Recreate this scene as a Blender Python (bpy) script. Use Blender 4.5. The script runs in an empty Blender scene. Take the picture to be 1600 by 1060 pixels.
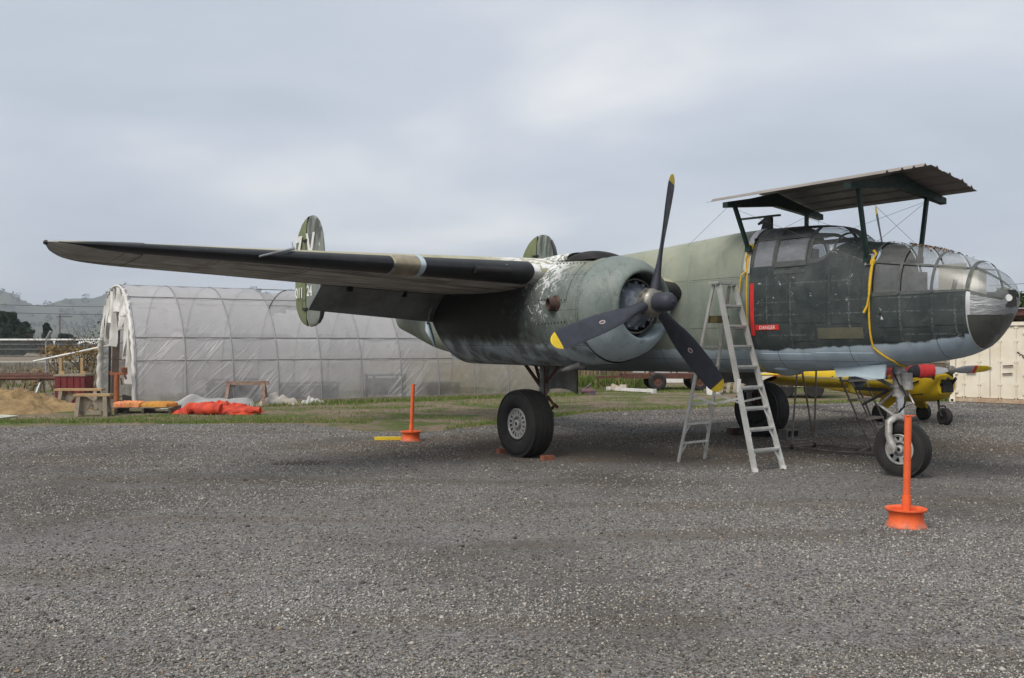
import bpy, math, random
import numpy as np
from mathutils import Vector, Matrix, noise as mnoise
R = math.radians
random.seed(7); rng = np.random.default_rng(7)
sc = bpy.context.scene
col = sc.collection

# ------------------------------------------------------------------ camera
cam_data = bpy.data.cameras.new('camera'); cam = bpy.data.objects.new('camera', cam_data); col.objects.link(cam)
cam_data.sensor_width = 36.0; cam_data.lens = 1469 / 1600 * 36.0
cam_data.clip_start = 0.1; cam_data.clip_end = 20000
cam.location = (0, 0, 1.88); cam.rotation_euler = (R(90) + math.atan(8.5 / 1469), 0, 0)
sc.camera = cam

# ------------------------------------------------------------------ sky, sun, exposure
SUN_EL, SUN_AZ = R(48), R(215)            # azimuth clockwise from +Y (behind the camera, to the left)
world = bpy.data.worlds.new('World'); sc.world = world; world.use_nodes = True
def build_world():
    nt = world.node_tree; nt.nodes.clear(); L = nt.links.new
    def nd(t): return nt.nodes.new(t)
    out = nd('ShaderNodeOutputWorld'); bg = nd('ShaderNodeBackground')
    sky = nd('ShaderNodeTexSky'); sky.sky_type = 'NISHITA'; sky.sun_disc = False
    sky.sun_elevation = SUN_EL; sky.sun_rotation = SUN_AZ; sky.air_density = 1.2; sky.dust_density = 2.5
    tc = nd('ShaderNodeTexCoord'); sep = nd('ShaderNodeSeparateXYZ'); L(tc.outputs['Generated'], sep.inputs[0])
    # cloud deck: direction projected on a flat layer overhead
    zz = nd('ShaderNodeMath'); zz.operation = 'MAXIMUM'; L(sep.outputs[2], zz.inputs[0]); zz.inputs[1].default_value = 0.0
    za = nd('ShaderNodeMath'); za.operation = 'ADD'; L(zz.outputs[0], za.inputs[0]); za.inputs[1].default_value = 0.22
    dx = nd('ShaderNodeMath'); dx.operation = 'DIVIDE'; L(sep.outputs[0], dx.inputs[0]); L(za.outputs[0], dx.inputs[1])
    dy = nd('ShaderNodeMath'); dy.operation = 'DIVIDE'; L(sep.outputs[1], dy.inputs[0]); L(za.outputs[0], dy.inputs[1])
    cb = nd('ShaderNodeCombineXYZ'); L(dx.outputs[0], cb.inputs[0]); L(dy.outputs[0], cb.inputs[1])
    n1 = nd('ShaderNodeTexNoise'); n1.inputs['Scale'].default_value = 0.95; n1.inputs['Detail'].default_value = 6; n1.inputs['Roughness'].default_value = 0.47
    n1.inputs['Distortion'].default_value = 0.25
    mp = nd('ShaderNodeMapping'); mp.inputs['Location'].default_value = (0.76, 5.1, 0.4); mp.inputs['Scale'].default_value = (1.0, 1.25, 1)
    L(cb.outputs[0], mp.inputs[0]); L(mp.outputs[0], n1.inputs['Vector'])
    rp = nd('ShaderNodeValToRGB'); e = rp.color_ramp.elements
    e[0].position = 0.34; e[0].color = (0.268, 0.296, 0.342, 1)
    e[1].position = 0.70; e[1].color = (0.465, 0.465, 0.47, 1)
    m = e.new(0.5); m.color = (0.318, 0.343, 0.384, 1)
    L(n1.outputs['Fac'], rp.inputs[0])
    sk = nd('ShaderNodeVectorMath'); sk.operation = 'SCALE'; L(sky.outputs[0], sk.inputs[0]); sk.inputs['Scale'].default_value = 0.06
    cl = nd('ShaderNodeVectorMath'); cl.operation = 'SCALE'; L(rp.outputs[0], cl.inputs[0]); cl.inputs['Scale'].default_value = 1.0
    mx = nd('ShaderNodeMix'); mx.data_type = 'RGBA'; mx.inputs[0].default_value = 0.90
    L(sk.outputs[0], mx.inputs[6]); L(cl.outputs[0], mx.inputs[7])
    L(mx.outputs[2], bg.inputs[0]); bg.inputs[1].default_value = 1.0
    L(bg.outputs[0], out.inputs[0])
build_world()
sun_d = bpy.data.lights.new('sun', 'SUN'); sun_d.energy = 1.5; sun_d.angle = R(34); sun_d.color = (1, 0.94, 0.86)
sun = bpy.data.objects.new('sun', sun_d); col.objects.link(sun)
sd = Vector((math.sin(SUN_AZ) * math.cos(SUN_EL), math.cos(SUN_AZ) * math.cos(SUN_EL), math.sin(SUN_EL)))
sun.rotation_euler = sd.to_track_quat('Z', 'Y').to_euler(); sun.location = sd * 60
vs = sc.view_settings; vs.view_transform = 'Standard'; vs.look = 'None'; vs.gamma = 1; vs.use_curve_mapping = False; vs.exposure = 1.02
sc.cycles.use_denoising = True; sc.cycles.max_bounces = 6; sc.cycles.diffuse_bounces = 3; sc.cycles.glossy_bounces = 3
sc.cycles.transparent_max_bounces = 16; sc.cycles.volume_bounces = 0; sc.cycles.caustics_reflective = False; sc.cycles.caustics_refractive = False

# ------------------------------------------------------------------ material helpers
class NB:
    """tiny node expression helper"""
    def __init__(s, name, rough=0.6, spec=0.4, metal=0.0):
        s.m = bpy.data.materials.new(name); s.m.use_nodes = True; s.nt = s.m.node_tree
        s.b = s.nt.nodes['Principled BSDF']; s.out = s.nt.nodes['Material Output']
        s.b.inputs['Roughness'].default_value = rough; s.b.inputs['Specular IOR Level'].default_value = spec
        s.b.inputs['Metallic'].default_value = metal
        s.tc = s.nt.nodes.new('ShaderNodeTexCoord'); s.P = s.tc.outputs['Object']
        s.sp = None
    def lk(s, a, sock):
        if isinstance(a, bpy.types.NodeSocket): s.nt.links.new(a, sock)
        elif isinstance(a, (tuple, list)):
            sock.default_value = (*a, 1) if len(a) == 3 and len(sock.default_value) == 4 else a
        else: sock.default_value = a
    def nd(s, t): return s.nt.nodes.new(t)
    def xyz(s):
        if s.sp is None:
            s.sp = s.nd('ShaderNodeSeparateXYZ'); s.lk(s.P, s.sp.inputs[0])
        return s.sp.outputs[0], s.sp.outputs[1], s.sp.outputs[2]
    def ma(s, op, a, b=0.0, c=None):
        n = s.nd('ShaderNodeMath'); n.operation = op; s.lk(a, n.inputs[0]); s.lk(b, n.inputs[1])
        if c is not None: s.lk(c, n.inputs[2])
        return n.outputs[0]
    def sm(s, v, lo, hi, a=0.0, b=1.0):
        n = s.nd('ShaderNodeMapRange'); n.interpolation_type = 'SMOOTHSTEP'
        s.lk(v, n.inputs[0]); s.lk(lo, n.inputs[1]); s.lk(hi, n.inputs[2]); s.lk(a, n.inputs[3]); s.lk(b, n.inputs[4])
        return n.outputs[0]
    def vec(s, scale=(1, 1, 1), loc=(0, 0, 0), src=None, rot=(0, 0, 0)):
        n = s.nd('ShaderNodeMapping'); s.lk(src or s.P, n.inputs[0]); n.inputs['Location'].default_value = loc
        n.inputs['Scale'].default_value = scale; n.inputs['Rotation'].default_value = rot
        return n.outputs[0]
    def noise(s, sc_, det=4, rough=0.55, v=None, dist=0.0):
        n = s.nd('ShaderNodeTexNoise'); s.lk(v if v is not None else s.P, n.inputs['Vector'])
        n.inputs['Scale'].default_value = sc_; n.inputs['Detail'].default_value = det; n.inputs['Roughness'].default_value = rough
        n.inputs['Distortion'].default_value = dist
        return n.outputs['Fac']
    def voro(s, sc_, v=None, out='Distance', feat='F1'):
        n = s.nd('ShaderNodeTexVoronoi'); n.feature = feat; s.lk(v if v is not None else s.P, n.inputs['Vector']); n.inputs['Scale'].default_value = sc_
        return n.outputs[out]
    def mix(s, f, a, b):
        n = s.nd('ShaderNodeMix'); n.data_type = 'RGBA'; s.lk(f, n.inputs[0]); s.lk(a, n.inputs[6]); s.lk(b, n.inputs[7])
        return n.outputs[2]
    def bump(s, h, strength=0.3, dist=0.02):
        n = s.nd('ShaderNodeBump'); n.inputs['Strength'].default_value = strength; n.inputs['Distance'].default_value = dist
        s.lk(h, n.inputs['Height']); s.nt.links.new(n.outputs[0], s.b.inputs['Normal'])
    def color(s, c): s.lk(c, s.b.inputs['Base Color'])
    def rough(s, r): s.lk(r, s.b.inputs['Roughness'])
    def line(s, v, period, width, phase=0.0):     # 1 on thin lines every `period`
        a = s.ma('ADD', v, phase + 1000 * period); p = s.ma('MODULO', a, period)
        return s.ma('LESS_THAN', p, width)

def worn(name, base, dark=None, sc_=3.0, amount=0.5, rough=0.6, metal=0.0, spec=0.4, bump=0.15, bsc=40):
    n = NB(name, rough, spec, metal); dark = dark or tuple(c * 0.6 for c in base)
    f = n.sm(n.noise(sc_, 6, 0.6), 0.5 - amount * 0.35, 0.5 + amount * 0.35)
    n.color(n.mix(f, base, dark)); n.rough(n.sm(n.noise(sc_ * 2, 4), 0.3, 0.7, max(0.05, rough - 0.1), min(1, rough + 0.12)))
    if bump: n.bump(n.noise(bsc, 4, 0.6), bump, 0.01)
    return n.m

# ------------------------------------------------------------------ mesh helpers
class MB:
    def __init__(s): s.v = []; s.f = []; s.mi = []
    def add(s, vs, fs, mi=0):
        o = len(s.v); s.v.extend([tuple(map(float, p)) for p in vs]); s.f.extend([tuple(i + o for i in f) for f in fs]); s.mi.extend([mi] * len(fs)); return s
    def quad(s, a, b, c, d, mi=0): return s.add([a, b, c, d], [(0, 1, 2, 3)], mi)
    def box(s, c, size, rot=None, mi=0, taper=1.0):
        x, y, z = (k / 2 for k in size); M = rot if rot is not None else Matrix.Identity(3); c = Vector(c)
        P = []
        for sx, sy, sz in ((-1,-1,-1),(1,-1,-1),(1,1,-1),(-1,1,-1),(-1,-1,1),(1,-1,1),(1,1,1),(-1,1,1)):
            t = taper if sz > 0 else 1.0
            P.append(c + M @ Vector((sx * x * t, sy * y * t, sz * z)))
        return s.add(P, [(0,3,2,1),(4,5,6,7),(0,1,5,4),(1,2,6,5),(2,3,7,6),(3,0,4,7)], mi)
    def bar(s, p, q, w, h, up=(0, 0, 1), mi=0):
        p = Vector(p); q = Vector(q); d = (q - p); l = d.length; d.normalize()
        u = Vector(up); sd_ = d.cross(u)
        if sd_.length < 1e-4: sd_ = d.cross(Vector((1, 0, 0)))
        sd_.normalize(); u = sd_.cross(d).normalized()
        M = Matrix((d, sd_, u)).transposed()
        return s.box((p + q) / 2, (l, w, h), M, mi)
    def tube(s, pts, r, n=10, cap=True, mi=0):
        pts = [Vector(p) for p in pts]; rs = r if isinstance(r, (list, tuple)) else [r] * len(pts)
        rings = []; ref = None
        for i, p in enumerate(pts):
            d = (pts[min(i + 1, len(pts) - 1)] - pts[max(i - 1, 0)]).normalized()
            if ref is None: ref = Vector((0, 0, 1)) if abs(d.z) < 0.9 else Vector((1, 0, 0))
            a = d.cross(ref)
            if a.length < 1e-5: a = d.cross(Vector((0, 1, 0)))
            a.normalize(); b = a.cross(d).normalized(); ref = b
            rings.append([p + (a * math.cos(t) + b * math.sin(t)) * rs[i] for t in [2 * math.pi * k / n for k in range(n)]])
        vs = [q for rg in rings for q in rg]; fs = []
        for i in range(len(pts) - 1):
            for k in range(n):
                k2 = (k + 1) % n; fs.append((i*n+k, (i+1)*n+k, (i+1)*n+k2, i*n+k2))
        if cap: fs.append(tuple(range(n))); fs.append(tuple(reversed(range((len(pts)-1)*n, len(pts)*n))))
        return s.add(vs, fs, mi)
    def lathe(s, prof, org, axis, n=32, mi=0, close=False):   # prof: (along, radius)
        a = Vector(axis).normalized(); ref = Vector((0, 0, 1)) if abs(a.z) < 0.9 else Vector((1, 0, 0))
        u = a.cross(ref).normalized(); w = a.cross(u); org = Vector(org); vs = []; fs = []
        for (t, r) in prof:
            for k in range(n):
                an = 2 * math.pi * k / n; vs.append(org + a * t + (u * math.cos(an) + w * math.sin(an)) * r)
        m = len(prof)
        for i in range(m - 1 + (1 if close else 0)):
            i2 = (i + 1) % m
            for k in range(n):
                k2 = (k + 1) % n; fs.append((i*n+k, i*n+k2, i2*n+k2, i2*n+k))
        return s.add(vs, fs, mi)
    def grid(s, fn, us, ts, mi=0, flip=False):
        vs = [fn(u, t) for u in us for t in ts]; m = len(ts); fs = []
        for i in range(len(us) - 1):
            for j in range(m - 1):
                q = (i*m+j, (i+1)*m+j, (i+1)*m+j+1, i*m+j+1); fs.append(q[::-1] if flip else q)
        return s.add(vs, fs, mi)
    def build(s, name, mats, parent=None, smooth=True, angle=38, **props):
        me = bpy.data.meshes.new(name); me.from_pydata(s.v, [], s.f); mats = mats if isinstance(mats, (list, tuple)) else [mats]
        for m in mats: me.materials.append(m)
        if len(mats) > 1: me.polygons.foreach_set('material_index', s.mi)
        if smooth:
            me.shade_smooth(); me.set_sharp_from_angle(angle=R(angle))
        me.update()
        return link(name, me, parent, **props)
def link(name, me, parent=None, **props):
    o = bpy.data.objects.new(name, me); col.objects.link(o); o.parent = parent
    for k, v in props.items(): o[k] = v
    return o
def thing(name, label, cat, loc=(0, 0, 0), rz=0.0, group=None):
    o = bpy.data.objects.new(name, None); o.empty_display_size = 0.2; col.objects.link(o)
    o.location = loc; o.rotation_euler = (0, 0, rz); o['label'] = label; o['category'] = cat
    if group: o['group'] = group
    return o
def text_mesh(name, body, size, mat, parent, origin, xdir, updir, sx=1.0, extrude=0.0, bold=0.0):
    """flat painted lettering: glyph mesh whose reading direction is xdir"""
    cu = bpy.data.curves.new('tmp', 'FONT'); cu.body = body; cu.size = size; cu.offset = bold; cu.extrude = extrude; cu.resolution_u = 3
    ob = bpy.data.objects.new('tmp', cu); col.objects.link(ob)
    dg = bpy.context.evaluated_depsgraph_get(); me = bpy.data.meshes.new_from_object(ob.evaluated_get(dg))
    bpy.data.objects.remove(ob); bpy.data.curves.remove(cu)
    X = Vector(xdir).normalized(); U = Vector(updir).normalized(); O = Vector(origin)
    for v in me.vertices: v.co = O + X * v.co.x * sx + U * v.co.y + X.cross(U) * v.co.z
    me.materials.clear(); me.materials.append(mat); me.update()
    return link(name, me, parent)
def pchip(xs, ys):
    xs = np.array(xs, float); ys = np.array(ys, float); h = np.diff(xs); d = np.diff(ys) / h
    m = np.zeros_like(ys); m[0] = d[0]; m[-1] = d[-1]
    for i in range(1, len(xs) - 1):
        if d[i-1] * d[i] > 0: m[i] = 2 * d[i-1] * d[i] / (d[i-1] + d[i])
    def f(x):
        x = min(max(x, xs[0]), xs[-1]); i = min(int(np.searchsorted(xs, x, 'right')) - 1, len(xs) - 2); t = (x - xs[i]) / h[i]
        return float((1+2*t)*(1-t)**2*ys[i] + t*(1-t)**2*h[i]*m[i] + t*t*(3-2*t)*ys[i+1] + t*t*(t-1)*h[i]*m[i+1])
    return f
def lin(a, b, n): return [a + (b - a) * i / (n - 1) for i in range(n)]

# ------------------------------------------------------------------ shared materials
def mat_gravel():
    n = NB('gravel_surface', 0.95, 0.2)
    big = n.noise(0.22, 5, 0.6); mid = n.noise(1.7, 5, 0.6); fine = n.noise(26, 5, 0.75)
    cell = n.voro(105, out='Color'); bw = n.nd('ShaderNodeRGBToBW'); n.lk(cell, bw.inputs[0])
    cell2 = n.voro(48, out='Color'); bw2 = n.nd('ShaderNodeRGBToBW'); n.lk(cell2, bw2.inputs[0])
    v = n.ma('ADD', n.ma('MULTIPLY', bw.outputs[0], 0.55), n.ma('MULTIPLY', bw2.outputs[0], 0.45))
    c = n.mix(n.sm(v, 0.2, 0.85), (0.066, 0.062, 0.058), (0.315, 0.304, 0.288))
    c = n.mix(n.sm(fine, 0.66, 0.78), c, (0.34, 0.33, 0.31))
    c = n.mix(n.ma('MULTIPLY', n.sm(big, 0.46, 0.62), 0.62), c, (0.075, 0.066, 0.057))
    c = n.mix(n.ma('MULTIPLY', n.sm(mid, 0.54, 0.72), 0.25), c, (0.27, 0.25, 0.225))
    # oily brown soil under the parked airplane
    x, y, z = n.xyz()
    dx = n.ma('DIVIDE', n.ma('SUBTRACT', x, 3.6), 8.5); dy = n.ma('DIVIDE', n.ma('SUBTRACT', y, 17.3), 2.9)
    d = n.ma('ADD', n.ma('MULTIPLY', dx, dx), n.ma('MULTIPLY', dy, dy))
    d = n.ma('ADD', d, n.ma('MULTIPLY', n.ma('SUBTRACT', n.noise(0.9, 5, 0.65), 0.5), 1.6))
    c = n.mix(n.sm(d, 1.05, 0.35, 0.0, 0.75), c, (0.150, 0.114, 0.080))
    # oil spot under the wing, tyre-worn streaks
    ox = n.ma('DIVIDE', n.ma('SUBTRACT', x, -3.35), 0.55); oy = n.ma('DIVIDE', n.ma('SUBTRACT', y, 14.9), 0.36)
    od = n.ma('ADD', n.ma('ADD', n.ma('MULTIPLY', ox, ox), n.ma('MULTIPLY', oy, oy)), n.ma('MULTIPLY', n.ma('SUBTRACT', n.noise(4, 4), 0.5), 1.6))
    c = n.mix(n.sm(od, 1.0, 0.5, 0.0, 0.8), c, (0.03, 0.028, 0.026))
    st = n.noise(1.0, 4, 0.6, n.vec((0.12, 0.9, 1), rot=(0, 0, R(12))))
    c = n.mix(n.sm(st, 0.52, 0.64, 0, 0.50), c, (0.125, 0.10, 0.078))
    n.color(c); n.bump(n.ma('ADD', v, n.ma('MULTIPLY', mid, 1.5)), 0.9, 0.03)
    return n.m
def mat_ground():
    n = NB('dirt_and_grass', 0.95, 0.15); x, y, z = n.xyz()
    a = n.noise(0.55, 6, 0.65); b = n.noise(5, 5, 0.7); f = n.noise(30, 4, 0.7)
    dirt = n.mix(n.sm(b, 0.3, 0.7), (0.125, 0.095, 0.068), (0.27, 0.215, 0.155))
    dirt = n.mix(n.sm(f, 0.6, 0.75), dirt, (0.33, 0.30, 0.25))
    grass = n.mix(n.sm(b, 0.35, 0.65), (0.055, 0.085, 0.022), (0.13, 0.145, 0.05))
    c = n.mix(n.sm(n.ma('ADD', a, n.ma('MULTIPLY', n.ma('SUBTRACT', b, 0.5), 0.35)), 0.47, 0.56), dirt, grass)
    field = n.mix(n.sm(n.noise(0.05, 6, 0.6), 0.35, 0.65), (0.16, 0.13, 0.09), (0.24, 0.20, 0.14))
    field = n.mix(n.sm(n.noise(0.9, 5, 0.7), 0.5, 0.7, 0, 0.6), field, (0.10, 0.095, 0.06))
    c = n.mix(n.sm(y, 46, 54), c, field)
    n.color(c); n.bump(n.ma('ADD', b, f), 0.6, 0.05); return n.m
def mat_attr(name, rough=0.9):
    n = NB(name, rough, 0.2); a = n.nd('ShaderNodeAttribute'); a.attribute_name = 'tint'; n.color(a.outputs['Color']); return n
def mat_leaf(name, c1, c2, sc_=0.5):
    n = NB(name, 0.75, 0.2); n.color(n.mix(n.sm(n.noise(sc_, 4), 0.35, 0.65), c1, c2)); return n.m
GRAVEL = mat_gravel(); GROUND = mat_ground()
STONE = mat_attr('stone_chips').m; BLADES = mat_attr('grass_blades', 0.7).m
STEEL = worn('galvanised_steel', (0.42, 0.43, 0.44), (0.28, 0.28, 0.28), 4, 0.8, 0.45, 0.6)
ALU = worn('ladder_aluminium', (0.74, 0.74, 0.71), (0.50, 0.50, 0.47), 5, 0.7, 0.45, 0.55)
RUST = worn('rusty_iron', (0.13, 0.055, 0.035), (0.06, 0.032, 0.025), 4, 0.9, 0.85)
WOOD = worn('grey_wood', (0.34, 0.29, 0.22), (0.19, 0.16, 0.125), 5, 0.9, 0.85)
PINE = worn('raw_pine', (0.45, 0.31, 0.16), (0.33, 0.22, 0.11), 5, 0.7, 0.8)
BLACKRUB = worn('tyre_rubber', (0.013, 0.013, 0.0135), (0.026, 0.024, 0.022), 6, 0.8, 0.75, bump=0.1)
DARK = worn('dark_metal', (0.016, 0.016, 0.016), (0.03, 0.027, 0.025), 6, 0.8, 0.6)
def mat_orange():
    n = NB('orange_paint', .55, .35); x, y, z = n.xyz(); a = n.noise(5, 6, .7); b = n.noise(22, 5, .75)
    c = n.mix(n.sm(a, .35, .65), (.80, .14, .038), (.66, .10, .03)); c = n.mix(n.sm(a, .58, .72, 0, .45), c, (.78, .26, .13)); c = n.mix(n.ma('MULTIPLY', n.sm(b, .60, .66), n.sm(z, .30, .0, .25, 1)), c, (.16, .075, .045))
    c = n.mix(n.ma('MULTIPLY', n.sm(z, .08, .0), n.sm(a, .4, .6, .2, .8)), c, (.22, .17, .13)); n.color(c); n.rough(n.sm(a, .3, .7, .42, .7)); n.bump(b, .2, .01); return n.m
ORANGE = mat_orange()
WHITE = worn('white_paint', (0.74, 0.74, 0.72), (0.58, 0.57, 0.54), 4, 0.7, 0.5)

# ------------------------------------------------------------------ ground, field, hills
def build_ground():
    m = MB(); S = 3650
    m.quad((-S, -S, 0), (S, -S, 0), (S, S, 0), (-S, S, 0)); m.build('ground', GROUND, None, False, kind='structure')
    edge = pchip([-60, -20, -11.6, -8, -5.3, -4, -2.7, -1.8, -0.87, 0.5, 2.3, 4.8, 9.05, 14, 22, 60],
                 [21.0, 21.1, 21.34, 22.0, 22.3, 21.2, 20.0, 20.2, 21.3, 23.2, 25.9, 27.2, 29.5, 31.0, 33, 36])
    xs = np.arange(-60, 60.01, 0.12); ys = []
    ph = rng.uniform(0, 6.28, 8)
    for x in xs:
        ys.append(edge(x) + sum(0.16 / (k + 1) * math.sin(x * (0.9 + 1.3 * k) + ph[k]) for k in range(8)) + rng.normal(0, 0.05))
    m = MB(); vs = [(x, -40, 0.006) for x in xs] + [(x, y, 0.006) for x, y in zip(xs, ys)]; k = len(xs)
    m.add(vs, [(i, i + 1, k + i + 1, k + i) for i in range(k - 1)]); m.build('gravel_yard', GRAVEL, None, False, kind='structure')
    road = worn('pale_dirt_road', (0.42, 0.38, 0.29), (0.33, 0.29, 0.22), 0.5, 0.7, 0.95)
    m = MB(); m.quad((-900, 99, 0.012), (900, 99, 0.012), (900, 106, 0.012), (-900, 106, 0.012)); m.build('road', road, None, False, kind='structure')
    asph = worn('worn_asphalt', (0.07, 0.068, 0.06), (0.09, 0.09, 0.065), 0.3, 0.8, 0.95)
    m = MB(); m.quad((-900, 82, 0.012), (900, 82, 0.012), (900, 95, 0.012), (-900, 95, 0.012)); m.build('path', asph, None, False, kind='structure')
    return edge
edge_fn = build_ground()
def build_hills():
    n = NB('hill_grass', 0.95, 0.1)
    c = n.mix(n.sm(n.noise(0.006, 6, 0.6), 0.35, 0.65), (0.085, 0.085, 0.05), (0.05, 0.062, 0.036)); c = n.mix(n.sm(n.noise(0.02, 5, 0.7), 0.55, 0.7), c, (0.022, 0.032, 0.018))
    n.color(c)
    az = np.radians(np.arange(-75, 75.01, 0.5)); ds = np.linspace(1300, 3400, 40); ph = rng.uniform(0, 6.28, 30)
    def hz(a, d):
        u = math.tan(a) * 1469 + 800 if abs(a) < 1.2 else (3000 if a > 0 else -3000)
        ridge = 98 + 10 * math.sin(u / 34 + 2.2) + 7 * math.sin(u / 15 + 1.0) + 22 * math.sin(u / 310 + 0.6)
        t = min(max((d - 1300) / 1250, 0), 1); base = ridge * (t * t * (3 - 2 * t))
        x, y = d * math.sin(a), d * math.cos(a)
        fold = sum(math.sin(x * 0.0045 * (1.6 ** k) + ph[k]) * math.sin(y * 0.0045 * (1.6 ** k) + ph[k + 9]) * 13 / (1.5 ** k) for k in range(5))
        return base + fold * min(t * 1.4, 1) * (1 if d < 2500 else 0.5) - 6
    HZ.append(hz)
    m = MB(); m.grid(lambda a, d: (d * math.sin(a), d * math.cos(a), hz(a, d)), az, ds, flip=True)
    m.build('hills', n.m, None, True, 80, kind='structure')
HZ = []; build_hills()
def blob_cards(centers, n_per, size, up=0.0):
    """leaf-sized faces: arrays of quads scattered round lobe centres (x,y,z,rx,rz)"""
    V = []; 
    for (x, y, z, rx, rz) in centers:
        d = rng.normal(size=(n_per, 3)); d /= np.linalg.norm(d, axis=1)[:, None]; r = rng.uniform(0.55, 1.05, n_per)[:, None]
        V.append(np.array([x, y, z]) + d * r * np.array([rx, rx, rz]))
    P = np.vstack(V); k = len(P); a = rng.normal(size=(k, 3)); a /= np.linalg.norm(a, axis=1)[:, None]
    b = np.cross(a, rng.normal(size=(k, 3))); b /= np.linalg.norm(b, axis=1)[:, None]
    s = size * rng.uniform(0.6, 1.3, (k, 1)); Q = np.stack([P - a * s, P + b * s * 0.6, P + a * s, P - b * s * 0.6], 1).reshape(-1, 3)
    return Q, np.arange(4 * k).reshape(-1, 4)
def np_mesh(name, V, F, mat, parent=None, tint=None, **props):
    me = bpy.data.meshes.new(name); V = np.asarray(V, np.float32); F = np.asarray(F, np.int32); nf, w = F.shape
    me.vertices.add(len(V)); me.vertices.foreach_set('co', V.ravel()); me.loops.add(nf * w); me.loops.foreach_set('vertex_index', F.ravel())
    me.polygons.add(nf); me.polygons.foreach_set('loop_start', np.arange(0, nf * w, w, dtype=np.int32))
    me.materials.append(mat)
    if tint is not None:
        at = me.attributes.new('tint', 'FLOAT_COLOR', 'POINT'); at.data.foreach_set('color', np.column_stack([tint, np.ones(len(tint))]).astype(np.float32).ravel())
    me.update(calc_edges=True); me.validate(); return link(name, me, parent, **props)
def build_hill_trees():
    cs = []; hz = HZ[0]
    for i in range(900):
        a = rng.uniform(R(-36), R(36)); 
        d = rng.normal(2560, 60) if i < 190 else rng.uniform(1500, 2600)
        s = rng.uniform(4, 9); cs.append((d * math.sin(a), d * math.cos(a), hz(a, d) + s * 0.6, s * rng.uniform(1, 1.8), s))
    Q, F = blob_cards(cs, 40, 2.6)
    np_mesh('hill_trees', Q, F, mat_leaf('hill_leaf', (0.03, 0.042, 0.022), (0.05, 0.06, 0.03), 0.02), kind='stuff', label='scattered dark oaks on the far hazy hills', category='trees')
build_hill_trees()

# ------------------------------------------------------------------ gravel chips and grass
def build_gravel_chips():
    N = 330000
    y = 4.6 + 27 * rng.random(N) ** 2.0; x = rng.uniform(-0.585, 0.585, N) * (y + 0.6)
    keep = y < np.array([edge_fn(v) for v in x]) - 0.05; x, y = x[keep], y[keep]; N = len(x)
    # drifts, wheel ruts and bare worn patches: thinner and darker in some places
    fld = np.array([mnoise.noise(Vector((a * .33, b * .55, 1.7))) + .6 * mnoise.noise(Vector((a * 1.1, b * 1.7, 4.2))) for a, b in zip(x, y)])
    rut = np.zeros(N)
    for (c0, c1, c2) in ((7.4, .10, .012), (8.9, .11, .010), (11.6, -.06, .02), (12.9, -.05, .02), (6.1, .03, -.02)):
        rut = np.maximum(rut, np.exp(-((y - (c0 + c1 * x + c2 * x * x)) / .17) ** 2))
    soil = np.exp(-(((x - 3.9) / 6.0) ** 2 + ((y - 15.4) / 2.2) ** 2)); keep = rng.random(N) < np.clip(.80 + .70 * fld - .5 * rut - .45 * soil, .16, 1); x, y, fld, rut = x[keep], y[keep], fld[keep], rut[keep]; N = len(x)
    r = (0.0036 + 0.0078 * rng.random(N) ** 2.6) * (0.80 + 0.045 * y); r *= np.where(rng.random(N) < .012, 1.9, 1.0)
    base = np.array([(1,0,0),(0,1,0),(-1,0,0),(0,-1,0),(0,0,1),(0,0,-1)], float)
    F0 = np.array([(0,1,4),(1,2,4),(2,3,4),(3,0,4),(1,0,5),(2,1,5),(3,2,5),(0,3,5)])
    an = rng.uniform(0, 6.28, N); ca, sa = np.cos(an), np.sin(an)
    B = base[None] * rng.uniform(0.6, 1.35, (N, 6, 1)) * np.stack([r * rng.uniform(0.8, 1.5, N), r, r * rng.uniform(0.5, 0.9, N)], 1)[:, None, :]
    X = B[..., 0] * ca[:, None] - B[..., 1] * sa[:, None] + x[:, None]; Y = B[..., 0] * sa[:, None] + B[..., 1] * ca[:, None] + y[:, None]
    Z = B[..., 2] + 0.006 + (r * 0.3)[:, None]
    V = np.stack([X, Y, Z], -1).reshape(-1, 3); F = (F0[None] + (np.arange(N) * 6)[:, None, None]).reshape(-1, 3)
    g = 0.075 + 0.42 * rng.random(N) ** 1.7; g *= np.clip(.95 + .42 * fld - .25 * rut, .5, 1.3); g = np.minimum(g, .40); wr = np.clip(.5 - .6 * fld, 0, 1); t = np.stack([g * (1.04 + .07 * wr), g, g * (0.94 - .11 * wr)], 1)
    k = rng.random(N); t[k < 0.02] = np.array([0.46, 0.44, 0.40]); t[(k > 0.05) & (k < 0.08)] = np.array([0.27, 0.20, 0.13])
    np_mesh('gravel', V, F, STONE, tint=np.repeat(t, 6, 0), kind='stuff', label='loose grey crushed stone chips covering the yard', category='gravel')
build_gravel_chips()
GH0 = np.array([-10.9, 27.3]); GU = np.array([0.8556, 0.5177]); GV = np.array([-0.5177, 0.8556]); GL, GW, GH = 15.4, 7.1, 3.78
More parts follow.
